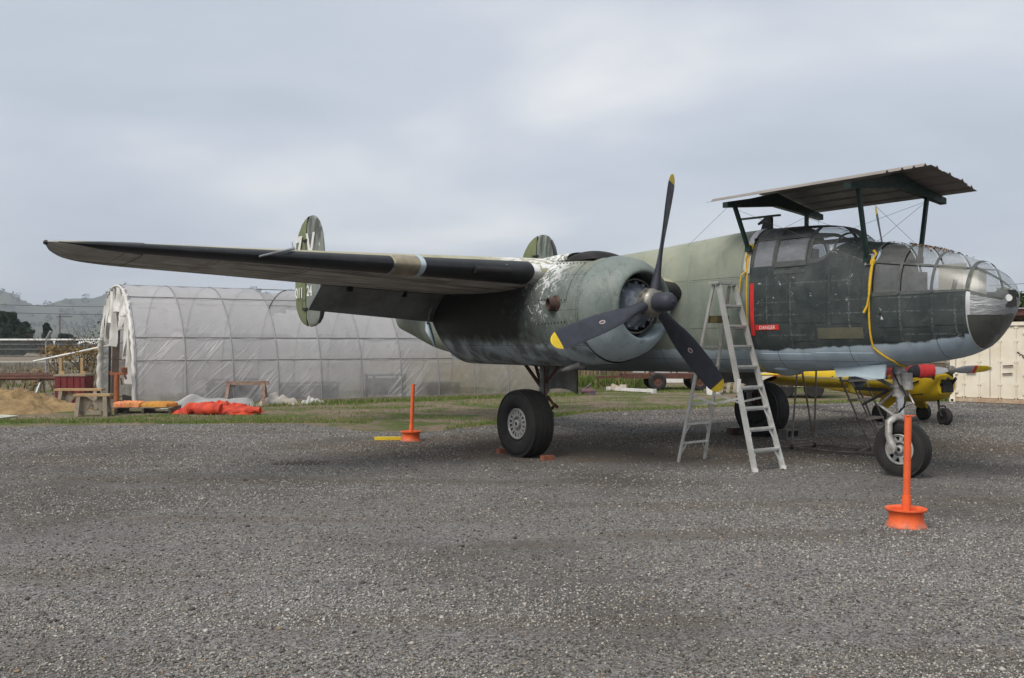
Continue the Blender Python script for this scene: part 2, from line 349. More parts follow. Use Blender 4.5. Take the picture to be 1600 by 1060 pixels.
def build_grass():
    P = []
    def patch(n, fn):
        for _ in range(n): P.append(fn())
    def along_gh():   # front of the greenhouse
        s = rng.uniform(1.5, 15.6); q = GH0 + GU * s - GV * abs(rng.normal(0.15, 0.45)); return (*q, rng.uniform(0.05, 0.16))
    patch(9000, along_gh)
    cl = [(rng.uniform(-11, 5), rng.uniform(21.5, 33), rng.uniform(0.25, 1.0)) for _ in range(120)]
    for (cx, cy, s) in cl:
        if cy < edge_fn(cx) + 0.2 or np.dot(np.array([cx, cy]) - GH0, GV) > 0: continue
        for _ in range(int(130 * s)): P.append((cx + rng.normal(0, s), cy + rng.normal(0, s * 0.35), rng.uniform(0.025, 0.08)))
    patch(9000, lambda: (rng.uniform(-13, -3.4), 22.4 + abs(rng.normal(0, 0.8)), rng.uniform(0.02, 0.07)))
    def edge_r():
        x = rng.uniform(-1.5, 13); return (x, edge_fn(x) + 0.1 + abs(rng.normal(0, 0.55)), rng.uniform(0.03, 0.09))
    patch(6500, edge_r)
    patch(6000, lambda: (rng.uniform(2.6, 6.2), rng.normal(42.5, 0.6), rng.uniform(0.2, 0.55)))
    patch(9000, lambda: (rng.uniform(2.6, 12.5), rng.uniform(36.5, 41.5), rng.uniform(0.04, 0.10)))
    patch(2500, lambda: (rng.uniform(12.6, 14.4), rng.uniform(30.5, 32), rng.uniform(0.1, 0.3)))
    P = np.array(P); ok = P[:, 1] > np.array([edge_fn(v) for v in P[:, 0]]) - 0.1; P = P[ok]; N = len(P)
    an = rng.uniform(0, 6.28, N); w = 0.006 + 0.05 * P[:, 2] ** 1.2; lean = rng.normal(0, 0.35, (N, 2)) * P[:, 2:3]
    A = np.stack([P[:, 0] - np.cos(an) * w, P[:, 1] - np.sin(an) * w, np.zeros(N)], 1); Bq = np.stack([P[:, 0] + np.cos(an) * w, P[:, 1] + np.sin(an) * w, np.zeros(N)], 1)
    Cq = np.stack([P[:, 0] + lean[:, 0], P[:, 1] + lean[:, 1], P[:, 2]], 1)
    V = np.stack([A, Bq, Cq], 1).reshape(-1, 3); F = np.arange(3 * N).reshape(-1, 3)
    g = rng.random((N, 1)); t = np.array([0.055, 0.125, 0.016]) * (1 - g) + np.array([0.16, 0.20, 0.04]) * g
    dry = rng.random(N) < 0.18; t[dry] = np.array([0.30, 0.25, 0.14])
    np_mesh('grass', V, F, BLADES, tint=np.repeat(t, 3, 0), kind='stuff', label='short green weeds along the greenhouse and gravel edge', category='grass')
    # tall dry reeds behind the trailer
    N = 7000; x = rng.uniform(1.5, 5.6, N); y = rng.normal(45, 0.7, N); h = rng.uniform(0.9, 1.75, N); an = rng.uniform(0, 6.28, N); w = rng.uniform(0.008, 0.02, N)
    A = np.stack([x - np.cos(an) * w, y - np.sin(an) * w, 0 * x], 1); B = np.stack([x + np.cos(an) * w, y + np.sin(an) * w, 0 * x], 1); Cc = np.stack([x + rng.normal(0, .18, N), y + rng.normal(0, .15, N), h], 1)
    g = rng.random((N, 1)); t = np.array([0.20, 0.15, 0.085]) * (1 - g) + np.array([0.40, 0.32, 0.20]) * g
    np_mesh('dry_reeds', np.stack([A, B, Cc], 1).reshape(-1, 3), np.arange(3 * N).reshape(-1, 3), BLADES, tint=np.repeat(t, 3, 0), kind='stuff', label='tall dry straw coloured reeds beyond the trailer', category='reeds')
    # rough weeds on the far field
    N = 9000; x = rng.uniform(-60, -14, N); y = rng.uniform(36, 80, N); h = rng.uniform(0.15, 0.6, N); an = rng.uniform(0, 6.28, N); w = h * 0.1
    A = np.stack([x - np.cos(an) * w, y - np.sin(an) * w, 0 * x], 1); B = np.stack([x + np.cos(an) * w, y + np.sin(an) * w, 0 * x], 1); Cc = np.stack([x + rng.normal(0, .1, N), y + rng.normal(0, .1, N), h], 1)
    g = rng.random((N, 1)); t = np.array([0.09, 0.075, 0.045]) * (1 - g) + np.array([0.21, 0.17, 0.10]) * g
    np_mesh('field_weeds', np.stack([A, B, Cc], 1).reshape(-1, 3), np.arange(3 * N).reshape(-1, 3), BLADES, tint=np.repeat(t, 3, 0), kind='stuff', label='brown dry weeds on the open field behind the fence', category='weeds')
build_grass()
# ================================================================== the bomber (local axes: X nose, Y port, Z up)
PLANE = thing('bomber_airplane', 'weathered dark green twin-engine bomber with glazed nose and pale blue belly', 'airplane', (2.656, 17.49, 0), -0.955)

def chips(n, density_mask, sc_=9.0, lo=0.63, hi=0.66):
    f = n.noise(sc_, 6, 0.7, dist=0.4); return n.ma('MULTIPLY', n.sm(f, lo, hi), density_mask)
def mat_fuselage():
    n = NB('fuselage_paint', 0.62, 0.35); x, y, z = n.xyz()
    big = n.noise(0.8, 6, 0.6); mid = n.noise(3.0, 6, 0.65); st = n.noise(2.2, 5, 0.6, n.vec((1.6, 1.6, 0.35)))
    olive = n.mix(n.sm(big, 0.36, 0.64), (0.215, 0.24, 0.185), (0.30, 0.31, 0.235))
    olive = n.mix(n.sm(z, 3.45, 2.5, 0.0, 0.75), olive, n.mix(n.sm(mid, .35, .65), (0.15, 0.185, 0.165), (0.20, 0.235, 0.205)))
    olive = n.mix(n.sm(st, 0.52, 0.72, 0, 0.55), olive, (0.12, 0.14, 0.12))
    dark = n.mix(n.sm(mid, 0.35, 0.68), (0.029, 0.038, 0.038), (0.052, 0.064, 0.063))
    dark = n.mix(n.sm(st, 0.55, 0.75, 0, 0.5), dark, (0.085, 0.098, 0.095))
    scr0 = n.noise(5.0, 8, 0.78, n.vec((1.2, 1.2, 1.0)), dist=0.8); dark = n.mix(n.sm(scr0, 0.55, 0.70, 0, 0.5), dark, (0.115, 0.128, 0.122)); dark = n.mix(n.sm(n.noise(1.1, 7, 0.7, dist=1.0), 0.54, 0.66, 0, 0.35), dark, (0.12, 0.135, 0.128))
    c = n.mix(n.sm(x, 2.845, 2.865), olive, dark)
    scr = n.noise(4.5, 8, 0.78, n.vec((1.5, 1.5, 0.6)), dist=0.6); olive = n.mix(n.sm(scr, 0.52, 0.68, 0, 0.5), olive, (0.34, 0.35, 0.29)); olive = n.mix(n.sm(scr, 0.45, 0.34, 0, 0.5), olive, (0.11, 0.125, 0.105))
    # panel seams and rivet rows
    def lines(v, at, w):
        o = None
        for k in at:
            t_ = n.ma('LESS_THAN', n.ma('ABSOLUTE', n.ma('SUBTRACT', v, k)), w); o = t_ if o is None else n.ma('MAXIMUM', o, t_)
        return o
    sx = lines(x, (-6.1, -3.2, -1.3, 0.42, 1.58, 2.24, 3.63, 4.30, 5.36, 5.79), 0.005); sz = n.ma('MULTIPLY', lines(z, (2.92, 2.12), 0.005), n.sm(n.noise(0.7, 2), 0.42, 0.5))
    rv = n.ma('MULTIPLY', n.ma('MAXIMUM', lines(x, (3.20, 3.63, 4.30, 4.62, 5.36, 5.79, 6.08), 0.011), lines(z, (2.02, 2.33, 2.52, 2.80), 0.009)), n.ma('MULTIPLY', n.sm(n.noise(48, 2), 0.46, 0.56), n.sm(n.noise(1.5, 3), 0.42, 0.6)))
    c = n.mix(n.ma('MULTIPLY', n.ma('MAXIMUM', sx, sz), n.sm(mid, .3, .6, .05, .4)), c, (0.03, 0.035, 0.033))
    c = n.mix(n.ma('MULTIPLY', rv, n.sm(x, 2.8, 3.0, 0.04, 0.40)), c, (0.26, 0.28, 0.27))
    # chipped paint
    reg = n.sm(n.noise(1.3, 3, 0.5), 0.50, 0.62)
    c = n.mix(n.ma('MULTIPLY', chips(n, reg, 7.0, 0.635, 0.65), n.sm(x, 2.7, 3.1)), c, (0.62, 0.63, 0.62))
    c = n.mix(n.ma('MULTIPLY', chips(n, reg, 26.0, 0.66, 0.69), 0.8), c, (0.5, 0.52, 0.5))
    shield = n.ma('MULTIPLY', n.ma('MULTIPLY', n.sm(n.ma('ABSOLUTE', n.ma('SUBTRACT', x, 4.55)), .75, .2), n.sm(z, 2.45, 2.9)), n.sm(n.noise(7.0, 7, 0.72, dist=1.4), 0.635, 0.645))
    c = n.mix(shield, c, (0.66, 0.67, 0.66))
    # belly
    wav = n.noise(3.2, 4, 0.55, n.vec((1.0, 0.0, 0.0))); 
    edge = n.ma('ADD', n.ma('ADD', n.sm(x, 3.0, 6.4, 1.79, 1.93), n.sm(x, 5.7, 6.3, 0, 0.10)), n.ma('MULTIPLY', n.ma('SUBTRACT', wav, 0.5), 0.16))
    blue = n.mix(n.sm(mid, 0.35, 0.68), (0.37, 0.46, 0.53), (0.45, 0.54, 0.60))
    blue = n.mix(n.sm(x, 1.6, 0.2, 0, 0.7), blue, (0.15, 0.18, 0.175))  # darker aft: shade of the nacelle put into the belly colour
    blue = n.mix(n.ma('MULTIPLY', n.ma('MAXIMUM', n.line(x, 1.24, 0.012, 0.4), n.line(z, 0.5, 0.008, 0.37)), 0.7), blue, (0.06, 0.07, 0.075))
    blue = n.mix(n.sm(st, 0.58, 0.75, 0, 0.4), blue, (0.17, 0.19, 0.19))
    c = n.mix(n.sm(n.ma('SUBTRACT', z, edge), 0.018, -0.012), c, blue)
    n.color(c); n.rough(n.sm(mid, 0.3, 0.7, 0.5, 0.72))
    n.bump(n.ma('ADD', n.ma('MULTIPLY', n.ma('MAXIMUM', sx, sz), -1.0), n.ma('ADD', n.ma('MULTIPLY', n.noise(1.9, 3, 0.5), 1.2), n.ma('MULTIPLY', n.noise(5.5, 2, 0.5), .35))), 0.34, 0.025)
    return n.m
def mat_nacelle():
    n = NB('nacelle_paint', 0.62, 0.35); x, y, z = n.xyz()
    big = n.noise(0.9, 6, 0.6); mid = n.noise(3.4, 6, 0.65); st = n.noise(2.4, 5, 0.6, n.vec((1.5, 1.5, 0.4)))
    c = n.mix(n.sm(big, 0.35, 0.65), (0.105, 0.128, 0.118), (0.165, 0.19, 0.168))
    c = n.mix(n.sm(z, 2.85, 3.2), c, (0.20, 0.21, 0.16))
    c = n.mix(n.sm(st, 0.55, 0.72, 0, 0.5), c, (0.10, 0.115, 0.11))
    seam = n.ma('MAXIMUM', n.line(x, 0.78, 0.011, 0.10), n.ma('MULTIPLY', n.line(z, 0.52, 0.009, 0.22), n.sm(n.noise(0.9, 2), .45, .5)))
    c = n.mix(n.ma('MULTIPLY', seam, 0.75), c, (0.04, 0.045, 0.04))
    scr = n.noise(7.0, 8, 0.78, n.vec((1.6, 1.6, 0.55)), dist=0.6); c = n.mix(n.sm(scr, 0.54, 0.66, 0, 0.65), c, (0.25, 0.275, 0.26)); c = n.mix(n.sm(scr, 0.46, 0.36, 0, 0.8), c, (0.05, 0.058, 0.055))
    # flaking down to bare metal behind the exhaust
    reg = n.ma('MULTIPLY', n.sm(x, -0.1, 0.7), n.sm(x, 2.05, 1.25))
    c = n.mix(n.ma('MULTIPLY', n.sm(n.noise(9.5, 8, 0.75, dist=0.8), n.sm(z, 2.65, 3.05, 0.565, 0.47), n.sm(z, 2.65, 3.05, 0.58, 0.485)), n.ma('MULTIPLY', reg, n.sm(z, 2.1, 2.4))), c, (0.66, 0.67, 0.66))
    c = n.mix(n.ma('MULTIPLY', n.sm(n.noise(26, 5, 0.75), 0.63, 0.66), n.sm(x, 0.6, 1.2, 0.1, 0.8)), c, (0.52, 0.55, 0.53))
    # exhaust soot staining trailing aft
    sy = n.ma('DIVIDE', n.ma('SUBTRACT', z, 2.42), 0.50); s2 = n.ma('ADD', n.ma('MULTIPLY', sy, sy), n.ma('MULTIPLY', n.ma('SUBTRACT', mid, 0.5), 1.5))
    soot = n.ma('MULTIPLY', n.sm(s2, 1.15, 0.45), n.ma('MULTIPLY', n.sm(n.ma('ADD', x, n.ma('MULTIPLY', mid, 0.9)), 2.05, 1.1), n.sm(x, -2.9, -2.3)))
    c = n.mix(n.ma('MULTIPLY', soot, 0.93), c, (0.010, 0.0095, 0.009))
    edge = n.ma('ADD', 1.90, n.ma('MULTIPLY', n.ma('SUBTRACT', mid, 0.5), 0.35))
    blue = n.mix(n.sm(st, 0.40, 0.66), (0.40, 0.47, 0.50), (0.13, 0.145, 0.145))
    blue = n.mix(n.ma('MULTIPLY', seam, 0.6), blue, (0.04, 0.045, 0.05))
    c = n.mix(n.sm(n.ma('SUBTRACT', z, edge), 0.05, -0.05), c, blue)
    n.color(c); n.bump(n.ma('ADD', n.ma('MULTIPLY', seam, -1.0), n.noise(2.3, 3)), 0.25, 0.02); return n.m
def mat_wing():
    n = NB('wing_paint', 0.65, 0.3); x, y, z = n.xyz()
    nz = n.nd('ShaderNodeNewGeometry'); sp = n.nd('ShaderNodeSeparateXYZ'); n.lk(nz.outputs['Normal'], sp.inputs[0])
    mid = n.noise(2.4, 6, 0.65); st = n.noise(1.6, 5, 0.65, n.vec((3.0, 0.35, 1)))
    under = n.mix(n.sm(mid, 0.35, 0.66), (0.31, 0.30, 0.28), (0.50, 0.49, 0.45)); under = n.mix(n.sm(st, 0.49, 0.62, 0, 0.85), under, (0.12, 0.113, 0.105))
    seam = n.ma('MAXIMUM', n.line(x, 0.42, 0.010, 0.1), n.line(y, 1.15, 0.014, 0.3))
    under = n.mix(n.ma('MULTIPLY', seam, 0.6), under, (0.05, 0.05, 0.048))
    red = n.ma('MULTIPLY', n.sm(n.ma('ABSOLUTE', n.ma('ADD', y, 8.3)), 0.55, 0.1), n.sm(n.noise(3.5, 5, 0.7), 0.5, 0.62))
    under = n.mix(n.ma('MULTIPLY', red, 0.5), under, (0.22, 0.10, 0.075))
    top = n.mix(n.sm(mid, 0.35, 0.65), (0.31, 0.295, 0.195), (0.39, 0.37, 0.26))
    root = n.ma('MULTIPLY', n.ma('MULTIPLY', n.sm(n.ma('ABSOLUTE', y), 4.6, 3.7), n.sm(n.ma('ABSOLUTE', y), 2.8, 3.2)), n.sm(n.noise(5, 7, 0.72, dist=0.6), 0.49, 0.52))
    top = n.mix(root, top, (0.70, 0.70, 0.69))
    n.color(n.mix(n.sm(sp.outputs[2], -0.05, 0.1), under, top)); n.bump(n.ma('MULTIPLY', seam, -1.0), 0.2, 0.01); return n.m
def mat_boot():
    n = NB('deicer_rubber', 0.42, 0.4); c = n.mix(n.sm(n.noise(3, 5), 0.3, 0.7), (0.009, 0.0095, 0.011), (0.020, 0.021, 0.023))
    x, y, z = n.xyz()
    dens = n.sm(n.ma('ABSOLUTE', y), 6.5, 3.9, 0.25, 1.0)
    c = n.mix(n.ma('MULTIPLY', n.sm(n.noise(13, 5, 0.7), 0.665, 0.69), n.ma('MULTIPLY', dens, n.sm(n.noise(1.1, 2), 0.45, 0.6))), c, (0.6, 0.6, 0.58))
    n.color(c); n.bump(n.noise(3, 3), 0.15, 0.02); return n.m
def mat_fin():
    n = NB('tail_paint', 0.65, 0.3); x, y, z = n.xyz(); mid = n.noise(2.6, 5, 0.6); st = n.noise(2.0, 5, 0.65, n.vec((2.5, 2.5, 0.5)))
    c = n.mix(n.sm(mid, 0.35, 0.65), (0.165, 0.19, 0.165), (0.225, 0.245, 0.215))
    c = n.mix(n.sm(st, 0.44, 0.60, 0, n.sm(z, 3.6, 4.4, 0.2, 0.88)), c, (0.055, 0.06, 0.055))
    n.color(c); return n.m
SKIN = mat_fuselage(); NAC = mat_nacelle(); WING = mat_wing(); BOOT = mat_boot(); FINP = mat_fin()
RUDDER = worn('rudder_olive', (0.175, 0.20, 0.095), (0.13, 0.155, 0.08), 2.5, 0.6, 0.7)
FLAPP = worn('flap_grey', (0.25, 0.28, 0.29), (0.13, 0.14, 0.14), 1.8, 0.8, 0.6)
FRAME = worn('canopy_frame_paint', (0.10, 0.11, 0.105), (0.05, 0.055, 0.053), 6, 0.9, 0.6)
SILVER = worn('bare_silver', (0.62, 0.63, 0.64), (0.45, 0.46, 0.47), 5, 0.7, 0.4, 0.4)
CREAM = worn('cream_interior', (0.62, 0.58, 0.46), (0.50, 0.46, 0.36), 3, 0.6, 0.8)
PROP = worn('propeller_grey', (0.042, 0.045, 0.060), (0.030, 0.032, 0.042), 5, 0.7, 0.5)
YEL = worn('yellow_paint', (0.72, 0.52, 0.03), (0.60, 0.42, 0.025), 6, 0.6, 0.55)
REDP = worn('red_paint', (0.66, 0.035, 0.03), (0.5, 0.03, 0.03), 6, 0.5, 0.55)
LETTER = worn('white_lettering', (0.78, 0.78, 0.75), (0.62, 0.62, 0.58), 8, 0.7, 0.6, bump=0)
PALEBLUE = worn('pale_blue_paint', (0.42, 0.51, 0.55), (0.34, 0.42, 0.46), 3, 0.8, 0.6)
def mat_cowl(name, c1, c2, dk):
    n = NB(name, 0.5, 0.4); x, y, z = n.xyz(); a = n.noise(1.6, 6, .62); b = n.noise(6.5, 8, .78, n.vec((1.3, 1.3, .7)), dist=.7)
    c = n.mix(n.sm(a, .36, .64), c1, c2); c = n.mix(n.sm(b, .54, .68, 0, .55), c, tuple(min(1, k * 1.55) for k in c2)); c = n.mix(n.sm(b, .45, .33, 0, .7), c, dk)
    c = n.mix(n.ma('MULTIPLY', n.sm(n.noise(30, 4, .7), .66, .69), n.sm(n.noise(1.4, 2), .45, .6)), c, (.55, .57, .55)); c = n.mix(n.sm(n.noise(2.2, 5, .6, n.vec((1, 2.5, .4))), .55, .72, 0, .5), c, dk)
    n.color(c); n.rough(n.sm(b, .3, .7, .42, .65)); n.bump(n.noise(3.2, 3), .25, .02); return n.m
COWL = mat_cowl('cowl_paint', (0.135, 0.165, 0.15), (0.19, 0.22, 0.20), (0.065, 0.076, 0.072))
CHIN = mat_cowl('cowl_chin_blue', (0.33, 0.41, 0.44), (0.42, 0.50, 0.53), (0.13, 0.145, 0.145))
COPPER = worn('burnt_exhaust', (0.13, 0.075, 0.055), (0.06, 0.04, 0.035), 7, 0.9, 0.6, 0.5)
ENGINE = worn('engine_case_grey', (0.30, 0.34, 0.39), (0.08, 0.09, 0.10), 7, 0.9, 0.55, 0.2)
SOOTY = worn('sooty_iron', (0.008, 0.0075, 0.0075), (0.024, 0.022, 0.020), 6, 0.9, 0.7)
LEG = worn('gear_leg_grey', (0.50, 0.50, 0.48), (0.17, 0.15, 0.13), 9, 1.0, 0.45, 0.3)
GREASY = worn('greasy_gear', (0.10, 0.095, 0.09), (0.30, 0.30, 0.29), 6, 0.8, 0.55, 0.3)
CHROME = worn('chrome_oleo', (0.80, 0.80, 0.80), (0.7, 0.7, 0.7), 4, 0.3, 0.15, 1.0)
HUBM = worn('prop_hub_metal', (0.27, 0.26, 0.23), (0.14, 0.13, 0.115), 8, 0.8, 0.45, 0.5)
RIM = worn('wheel_rim', (0.50, 0.50, 0.48), (0.30, 0.29, 0.27), 8, 0.9, 0.5, 0.2)
def mat_glass(name, haze, tint, dif=(0.55, 0.57, 0.57), streak=0.25):
    n = NB(name); nt = n.nt; tr = n.nd('ShaderNodeBsdfTransparent'); tr.inputs[0].default_value = (*tint, 1)
    gl = n.nd('ShaderNodeBsdfGlossy'); gl.inputs['Roughness'].default_value = 0.22; gl.inputs[0].default_value = (0.9, 0.9, 0.9, 1)
    df = n.nd('ShaderNodeBsdfDiffuse'); df.inputs[0].default_value = (*dif, 1)
    f = n.ma('ADD', haze, n.ma('MULTIPLY', n.ma('SUBTRACT', n.noise(2.6, 5, 0.6, n.vec((1.2, 1.2, 2.4))), 0.5), streak * 2))
    lw = n.nd('ShaderNodeLayerWeight'); lw.inputs[0].default_value = .5
    m1 = n.nd('ShaderNodeMixShader'); n.lk(f, m1.inputs[0]); nt.links.new(tr.outputs[0], m1.inputs[1]); nt.links.new(df.outputs[0], m1.inputs[2])
    m2 = n.nd('ShaderNodeMixShader'); n.lk(n.ma('ADD', .045, n.ma('MULTIPLY', n.ma('POWER', lw.outputs['Facing'], 3.0), 0.55)), m2.inputs[0]); nt.links.new(m1.outputs[0], m2.inputs[1]); nt.links.new(gl.outputs[0], m2.inputs[2])
    nt.links.new(m2.outputs[0], n.out.inputs['Surface']); return n.m
GLASS = mat_glass('nose_plexiglass', 0.20, (0.86, 0.88, 0.89), (0.48, 0.49, 0.48), .20)
GLASS_SHEEN = mat_glass('sheen_window', 0.45, (0.72, 0.73, 0.76), (0.40, 0.41, 0.44), 0.3)  # sliding window: diffuse grey stands in for reflected sky
GLASS_DUSTY_SHEEN = mat_glass('dusty_sheen_window', 0.62, (0.6, 0.63, 0.66), (0.30, 0.31, 0.33), 0.35)  # aft window: dust and reflected sky, both put into the diffuse grey
GLASS_CLEAR = mat_glass('clear_window', 0.10, (0.9, 0.92, 0.93), (0.6, 0.62, 0.63), 0.1)
GLASS_DARK = mat_glass('grimy_dark_glass', 0.75, (0.42, 0.43, 0.41), (0.085, 0.087, 0.080), 0.25)
def mat_tape():
    n = NB('silver_tape', 0.38, 0.5, 0.35); x, y, z = n.xyz()
    w = n.noise(5.0, 6, 0.65, n.vec((0.8, 0.8, 3.2)), dist=1.6); n.color(n.mix(n.sm(w, 0.3, 0.7), (0.25, 0.26, 0.265), (0.36, 0.37, 0.38))); n.bump(w, 0.7, 0.04); return n.m
TAPE = mat_tape()

# ---- fuselage loft
FX = [-9.45, -9.0, -7.3, -5.0, -2.0, 0.0, 1.6, 2.4, 2.96, 3.74, 4.06, 4.24, 4.38, 4.50, 4.88, 5.42, 5.88, 6.22, 6.42, 6.55, 6.61, 6.625]
FZB = [2.24, 2.13, 1.72, 1.50, 1.355, 1.375, 1.40, 1.42, 1.44, 1.475, 1.495, 1.505, 1.515, 1.525, 1.555, 1.625, 1.70, 1.83, 2.03, 2.25, 2.42, 2.50]
FZT = [3.02, 3.16, 3.36, 3.46, 3.55, 3.615, 3.70, 3.74, 3.735, 3.705, 3.665, 3.60, 3.46, 3.395, 3.345, 3.24, 3.10, 2.965, 2.83, 2.70, 2.60, 2.53]
FW = [0.36, 0.42, 0.56, 0.66, 0.72, 0.73, 0.73, 0.73, 0.72, 0.71, 0.70, 0.695, 0.69, 0.68, 0.64, 0.59, 0.53, 0.46, 0.36, 0.24, 0.12, 0.03]
FN = [2.2, 2.3, 2.6, 2.9, 3.0, 3.0, 3.0, 3.0, 3.0, 3.0, 3.0, 3.0, 3.0, 2.9, 2.7, 2.5, 2.35, 2.2, 2.1, 2.0, 2.0, 2.0]
fzb, fzt, fwd_, fnn = (pchip(FX, a) for a in (FZB, FZT, FW, FN))
def fus(x, th, s=-1, off=0.0):       # th -90..90 degrees, s=-1 starboard
    zb, zt, W, n = fzb(x) - off, fzt(x) + off, fwd_(x) + off, fnn(x); zc, h = (zb + zt) / 2, (zt - zb) / 2; t = R(th)
    return (x, s * W * abs(math.cos(t)) ** (2 / n), zc + h * math.copysign(abs(math.sin(t)) ** (2 / n), t))
def th_z(x, z):
    zb, zt, n = fzb(x), fzt(x), fnn(x); r = (z - (zb + zt) / 2) / ((zt - zb) / 2); r = max(-1, min(1, r))
    return math.degrees(math.asin(math.copysign(abs(r) ** (n / 2), r)))
def strip(m, xs, lo, hi, nt=10, s=-1, off=0.0, mi=0):
    def fn(x, t):
        a, b = lo(x), hi(x); return fus(x, a + (b - a) * t, s, off)
    m.grid(fn, xs, lin(0, 1, nt), mi, flip=(s > 0))
def seq(a, b, step): return lin(a, b, max(2, int(round(abs(b - a) / step)) + 1))
C = lambda v: (lambda x: v)
def sill(x):                                  # lower edge of the cockpit glazing
    if x <= 3.97: return th_z(x, 3.085)
    t = (x - 3.97) / 0.50; return th_z(3.97, 3.085) + (88 - th_z(3.97, 3.085)) * t ** 3.4
def wtop(x):
    if x <= 3.92: return th_z(x, 3.495)
    a = th_z(3.92, 3.495); t = (x - 3.92) / 0.55; return max(a + (88.5 - a) * t ** 3.0, sill(x))
def r1(x): return wtop(x) + 0.14 * (90 - wtop(x))
def r2(x): return wtop(x) + 0.82 * (90 - wtop(x))
NS = lambda x: th_z(x, 2.585); NM = lambda x: th_z(x, 3.03 - 0.13 * (x - 4.95))
fm = MB(); cm = MB()
for s in (-1, 1):
    strip(fm, seq(-9.45, 2.85, 0.18), C(-90), C(90), 40, s)
    strip(fm, seq(2.85, 3.97, 0.14), C(-90), sill, 30, s)
    strip(fm, seq(3.97, 4.47, 0.05), C(-90), sill, 30, s)
    strip(fm, seq(4.47, 4.93, 0.06), C(-90), C(90), 40, s)
    strip(fm, seq(4.93, 6.22, 0.1), C(-90), NS, 28, s)
    # cockpit canopy framework (roof skin with openings)
    xs_bays = [(2.85, 2.93, 0), (2.93, 3.28, 1), (3.28, 3.34, 0), (3.34, 3.90, 1), (3.90, 3.975, 0), (3.975, 4.30, 1), (4.30, 4.325, 0), (4.325, 4.47, 1)]
    for a, b, w in xs_bays:
        xs = seq(a, b, 0.05)
        if not w: strip(cm, xs, sill, C(90), 22, s)
        elif b < 3.95:
            strip(cm, xs, wtop, r1, 5, s)
            if a > 3.3: strip(cm, xs, r2, C(90), 4, s)
            else: strip(cm, xs, r1, C(90), 12, s)
        else:
            strip(cm, xs, lambda x: sill(x), lambda x: sill(x) + 0.05 * (90 - sill(x)), 2, s)
            strip(cm, xs, lambda x: wtop(x) - 0.05 * (90 - sill(x)), lambda x: wtop(x) + 0.05 * (90 - sill(x)), 2, s)
            if a < 4.0: strip(cm, xs, wtop, r1, 5, s); strip(cm, xs, r2, C(90), 4, s)
            else: strip(cm, xs, lambda x: 90 - 0.06 * (90 - wtop(x)), C(90), 3, s)
            # raised window frame edges
    for a, b in ((3.335, 3.36), (3.885, 3.91)): strip(cm, seq(a, b, .03), sill, wtop, 12, s, 0.014)
    strip(cm, seq(3.335, 3.91, .06), lambda x: wtop(x) - 2, lambda x: wtop(x) + 3, 3, s, 0.014)
    strip(cm, seq(3.335, 3.91, .06), lambda x: sill(x) - 2, lambda x: sill(x) + 2.5, 3, s, 0.014)
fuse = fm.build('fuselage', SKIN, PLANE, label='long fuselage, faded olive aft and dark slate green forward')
cm.build('canopy_frame', FRAME, PLANE)
def pane(name, mat, xs, lo, hi, sides=(-1, 1), nt=8, off=-0.006, **k):
    for s in sides:
        m = MB(); strip(m, xs, lo, hi, nt, s, off); m.build(name, mat, PLANE, **k)
pane('cockpit_pane', GLASS_DUSTY_SHEEN, seq(2.93, 3.28, .06), sill, wtop)
pane('cockpit_pane', GLASS_SHEEN, seq(3.34, 3.90, .06), sill, wtop)
pane('cockpit_pane', GLASS_CLEAR, seq(3.975, 4.30, .04), sill, wtop)
pane('cockpit_pane', GLASS_CLEAR, seq(4.325, 4.47, .02), sill, wtop)
pane('cockpit_pane', GLASS_CLEAR, seq(4.325, 4.47, .02), wtop, C(90))
pane('roof_pane', GLASS_CLEAR, seq(3.975, 4.30, .05), r1, r2)
pane('roof_pane', GLASS_CLEAR, seq(3.34, 3.90, .06), r1, r2)
# bright aluminium band at the back of the canopy
m = MB()
for s in (-1, 1): strip(m, seq(2.74, 2.86, .04), lambda x: th_z(x, 3.05), C(90), 20, s, 0.012)
m.build('canopy_band', SILVER, PLANE)
# nose glazing
bays = [(4.95, 5.17), (5.21, 5.71), (5.75, 6.20)]
bays = [(4.97, 5.33), (5.37, 5.77), (5.81, 6.20)]
for a, b in bays:
    pane('nose_pane', GLASS, seq(a, b, .06), NS, NM)
    m = MB(); xs = seq(a, b, .06)
    m.grid(lambda x, t: fus(x, (NM(x) + (90 - NM(x)) * t * 2) if t <= .5 else (NM(x) + (90 - NM(x)) * (2 - t * 2)), -1 if t <= .5 else 1, -0.006), xs, lin(0, 1, 21))
    m.build('nose_pane', GLASS, PLANE)
nf = MB()
for s in (-1, 1):
    for a, b in ((4.93, 4.97), (5.33, 5.37), (5.77, 5.81), (6.20, 6.245)): strip(nf, seq(a, b, .04), lambda x: NS(x) - 1, C(90), 24, s, 0.016)
    strip(nf, seq(4.93, 6.22, .06), lambda x: NM(x) - 1.4, lambda x: NM(x) + 1.4, 2, s, 0.014)
    strip(nf, seq(4.93, 6.22, .06), lambda x: NS(x) - 1.8, lambda x: NS(x) + 1.0, 2, s, 0.005)
CS = lambda x: max(th_z(x, 2.565 - .30 * (x - 6.22)), th_z(x, 2.265))            # clear pane sill on the nose cap
for s in (-1, 1):
    strip(nf, seq(6.22, 6.60, .04), lambda x: CS(x) - 2.5, lambda x: CS(x) + 2.5, 2, s, 0.007)
    strip(nf, seq(6.22, 6.60, .03), lambda x: 58 - 3, lambda x: 58 + 3, 3, s, 0.006)
nf.build('nose_frame', FRAME, PLANE)
xs = seq(6.245, 6.615, .03)
pane('nose_cap_pane', GLASS, xs, CS, C(58))
m = MB(); m.grid(lambda x, t: fus(x, 58 + 32 * t * 2 if t <= .5 else 58 + 32 * (2 - 2 * t), -1 if t <= .5 else 1, -0.006), xs, lin(0, 1, 17)); m.build('nose_cap_pane', GLASS, PLANE)
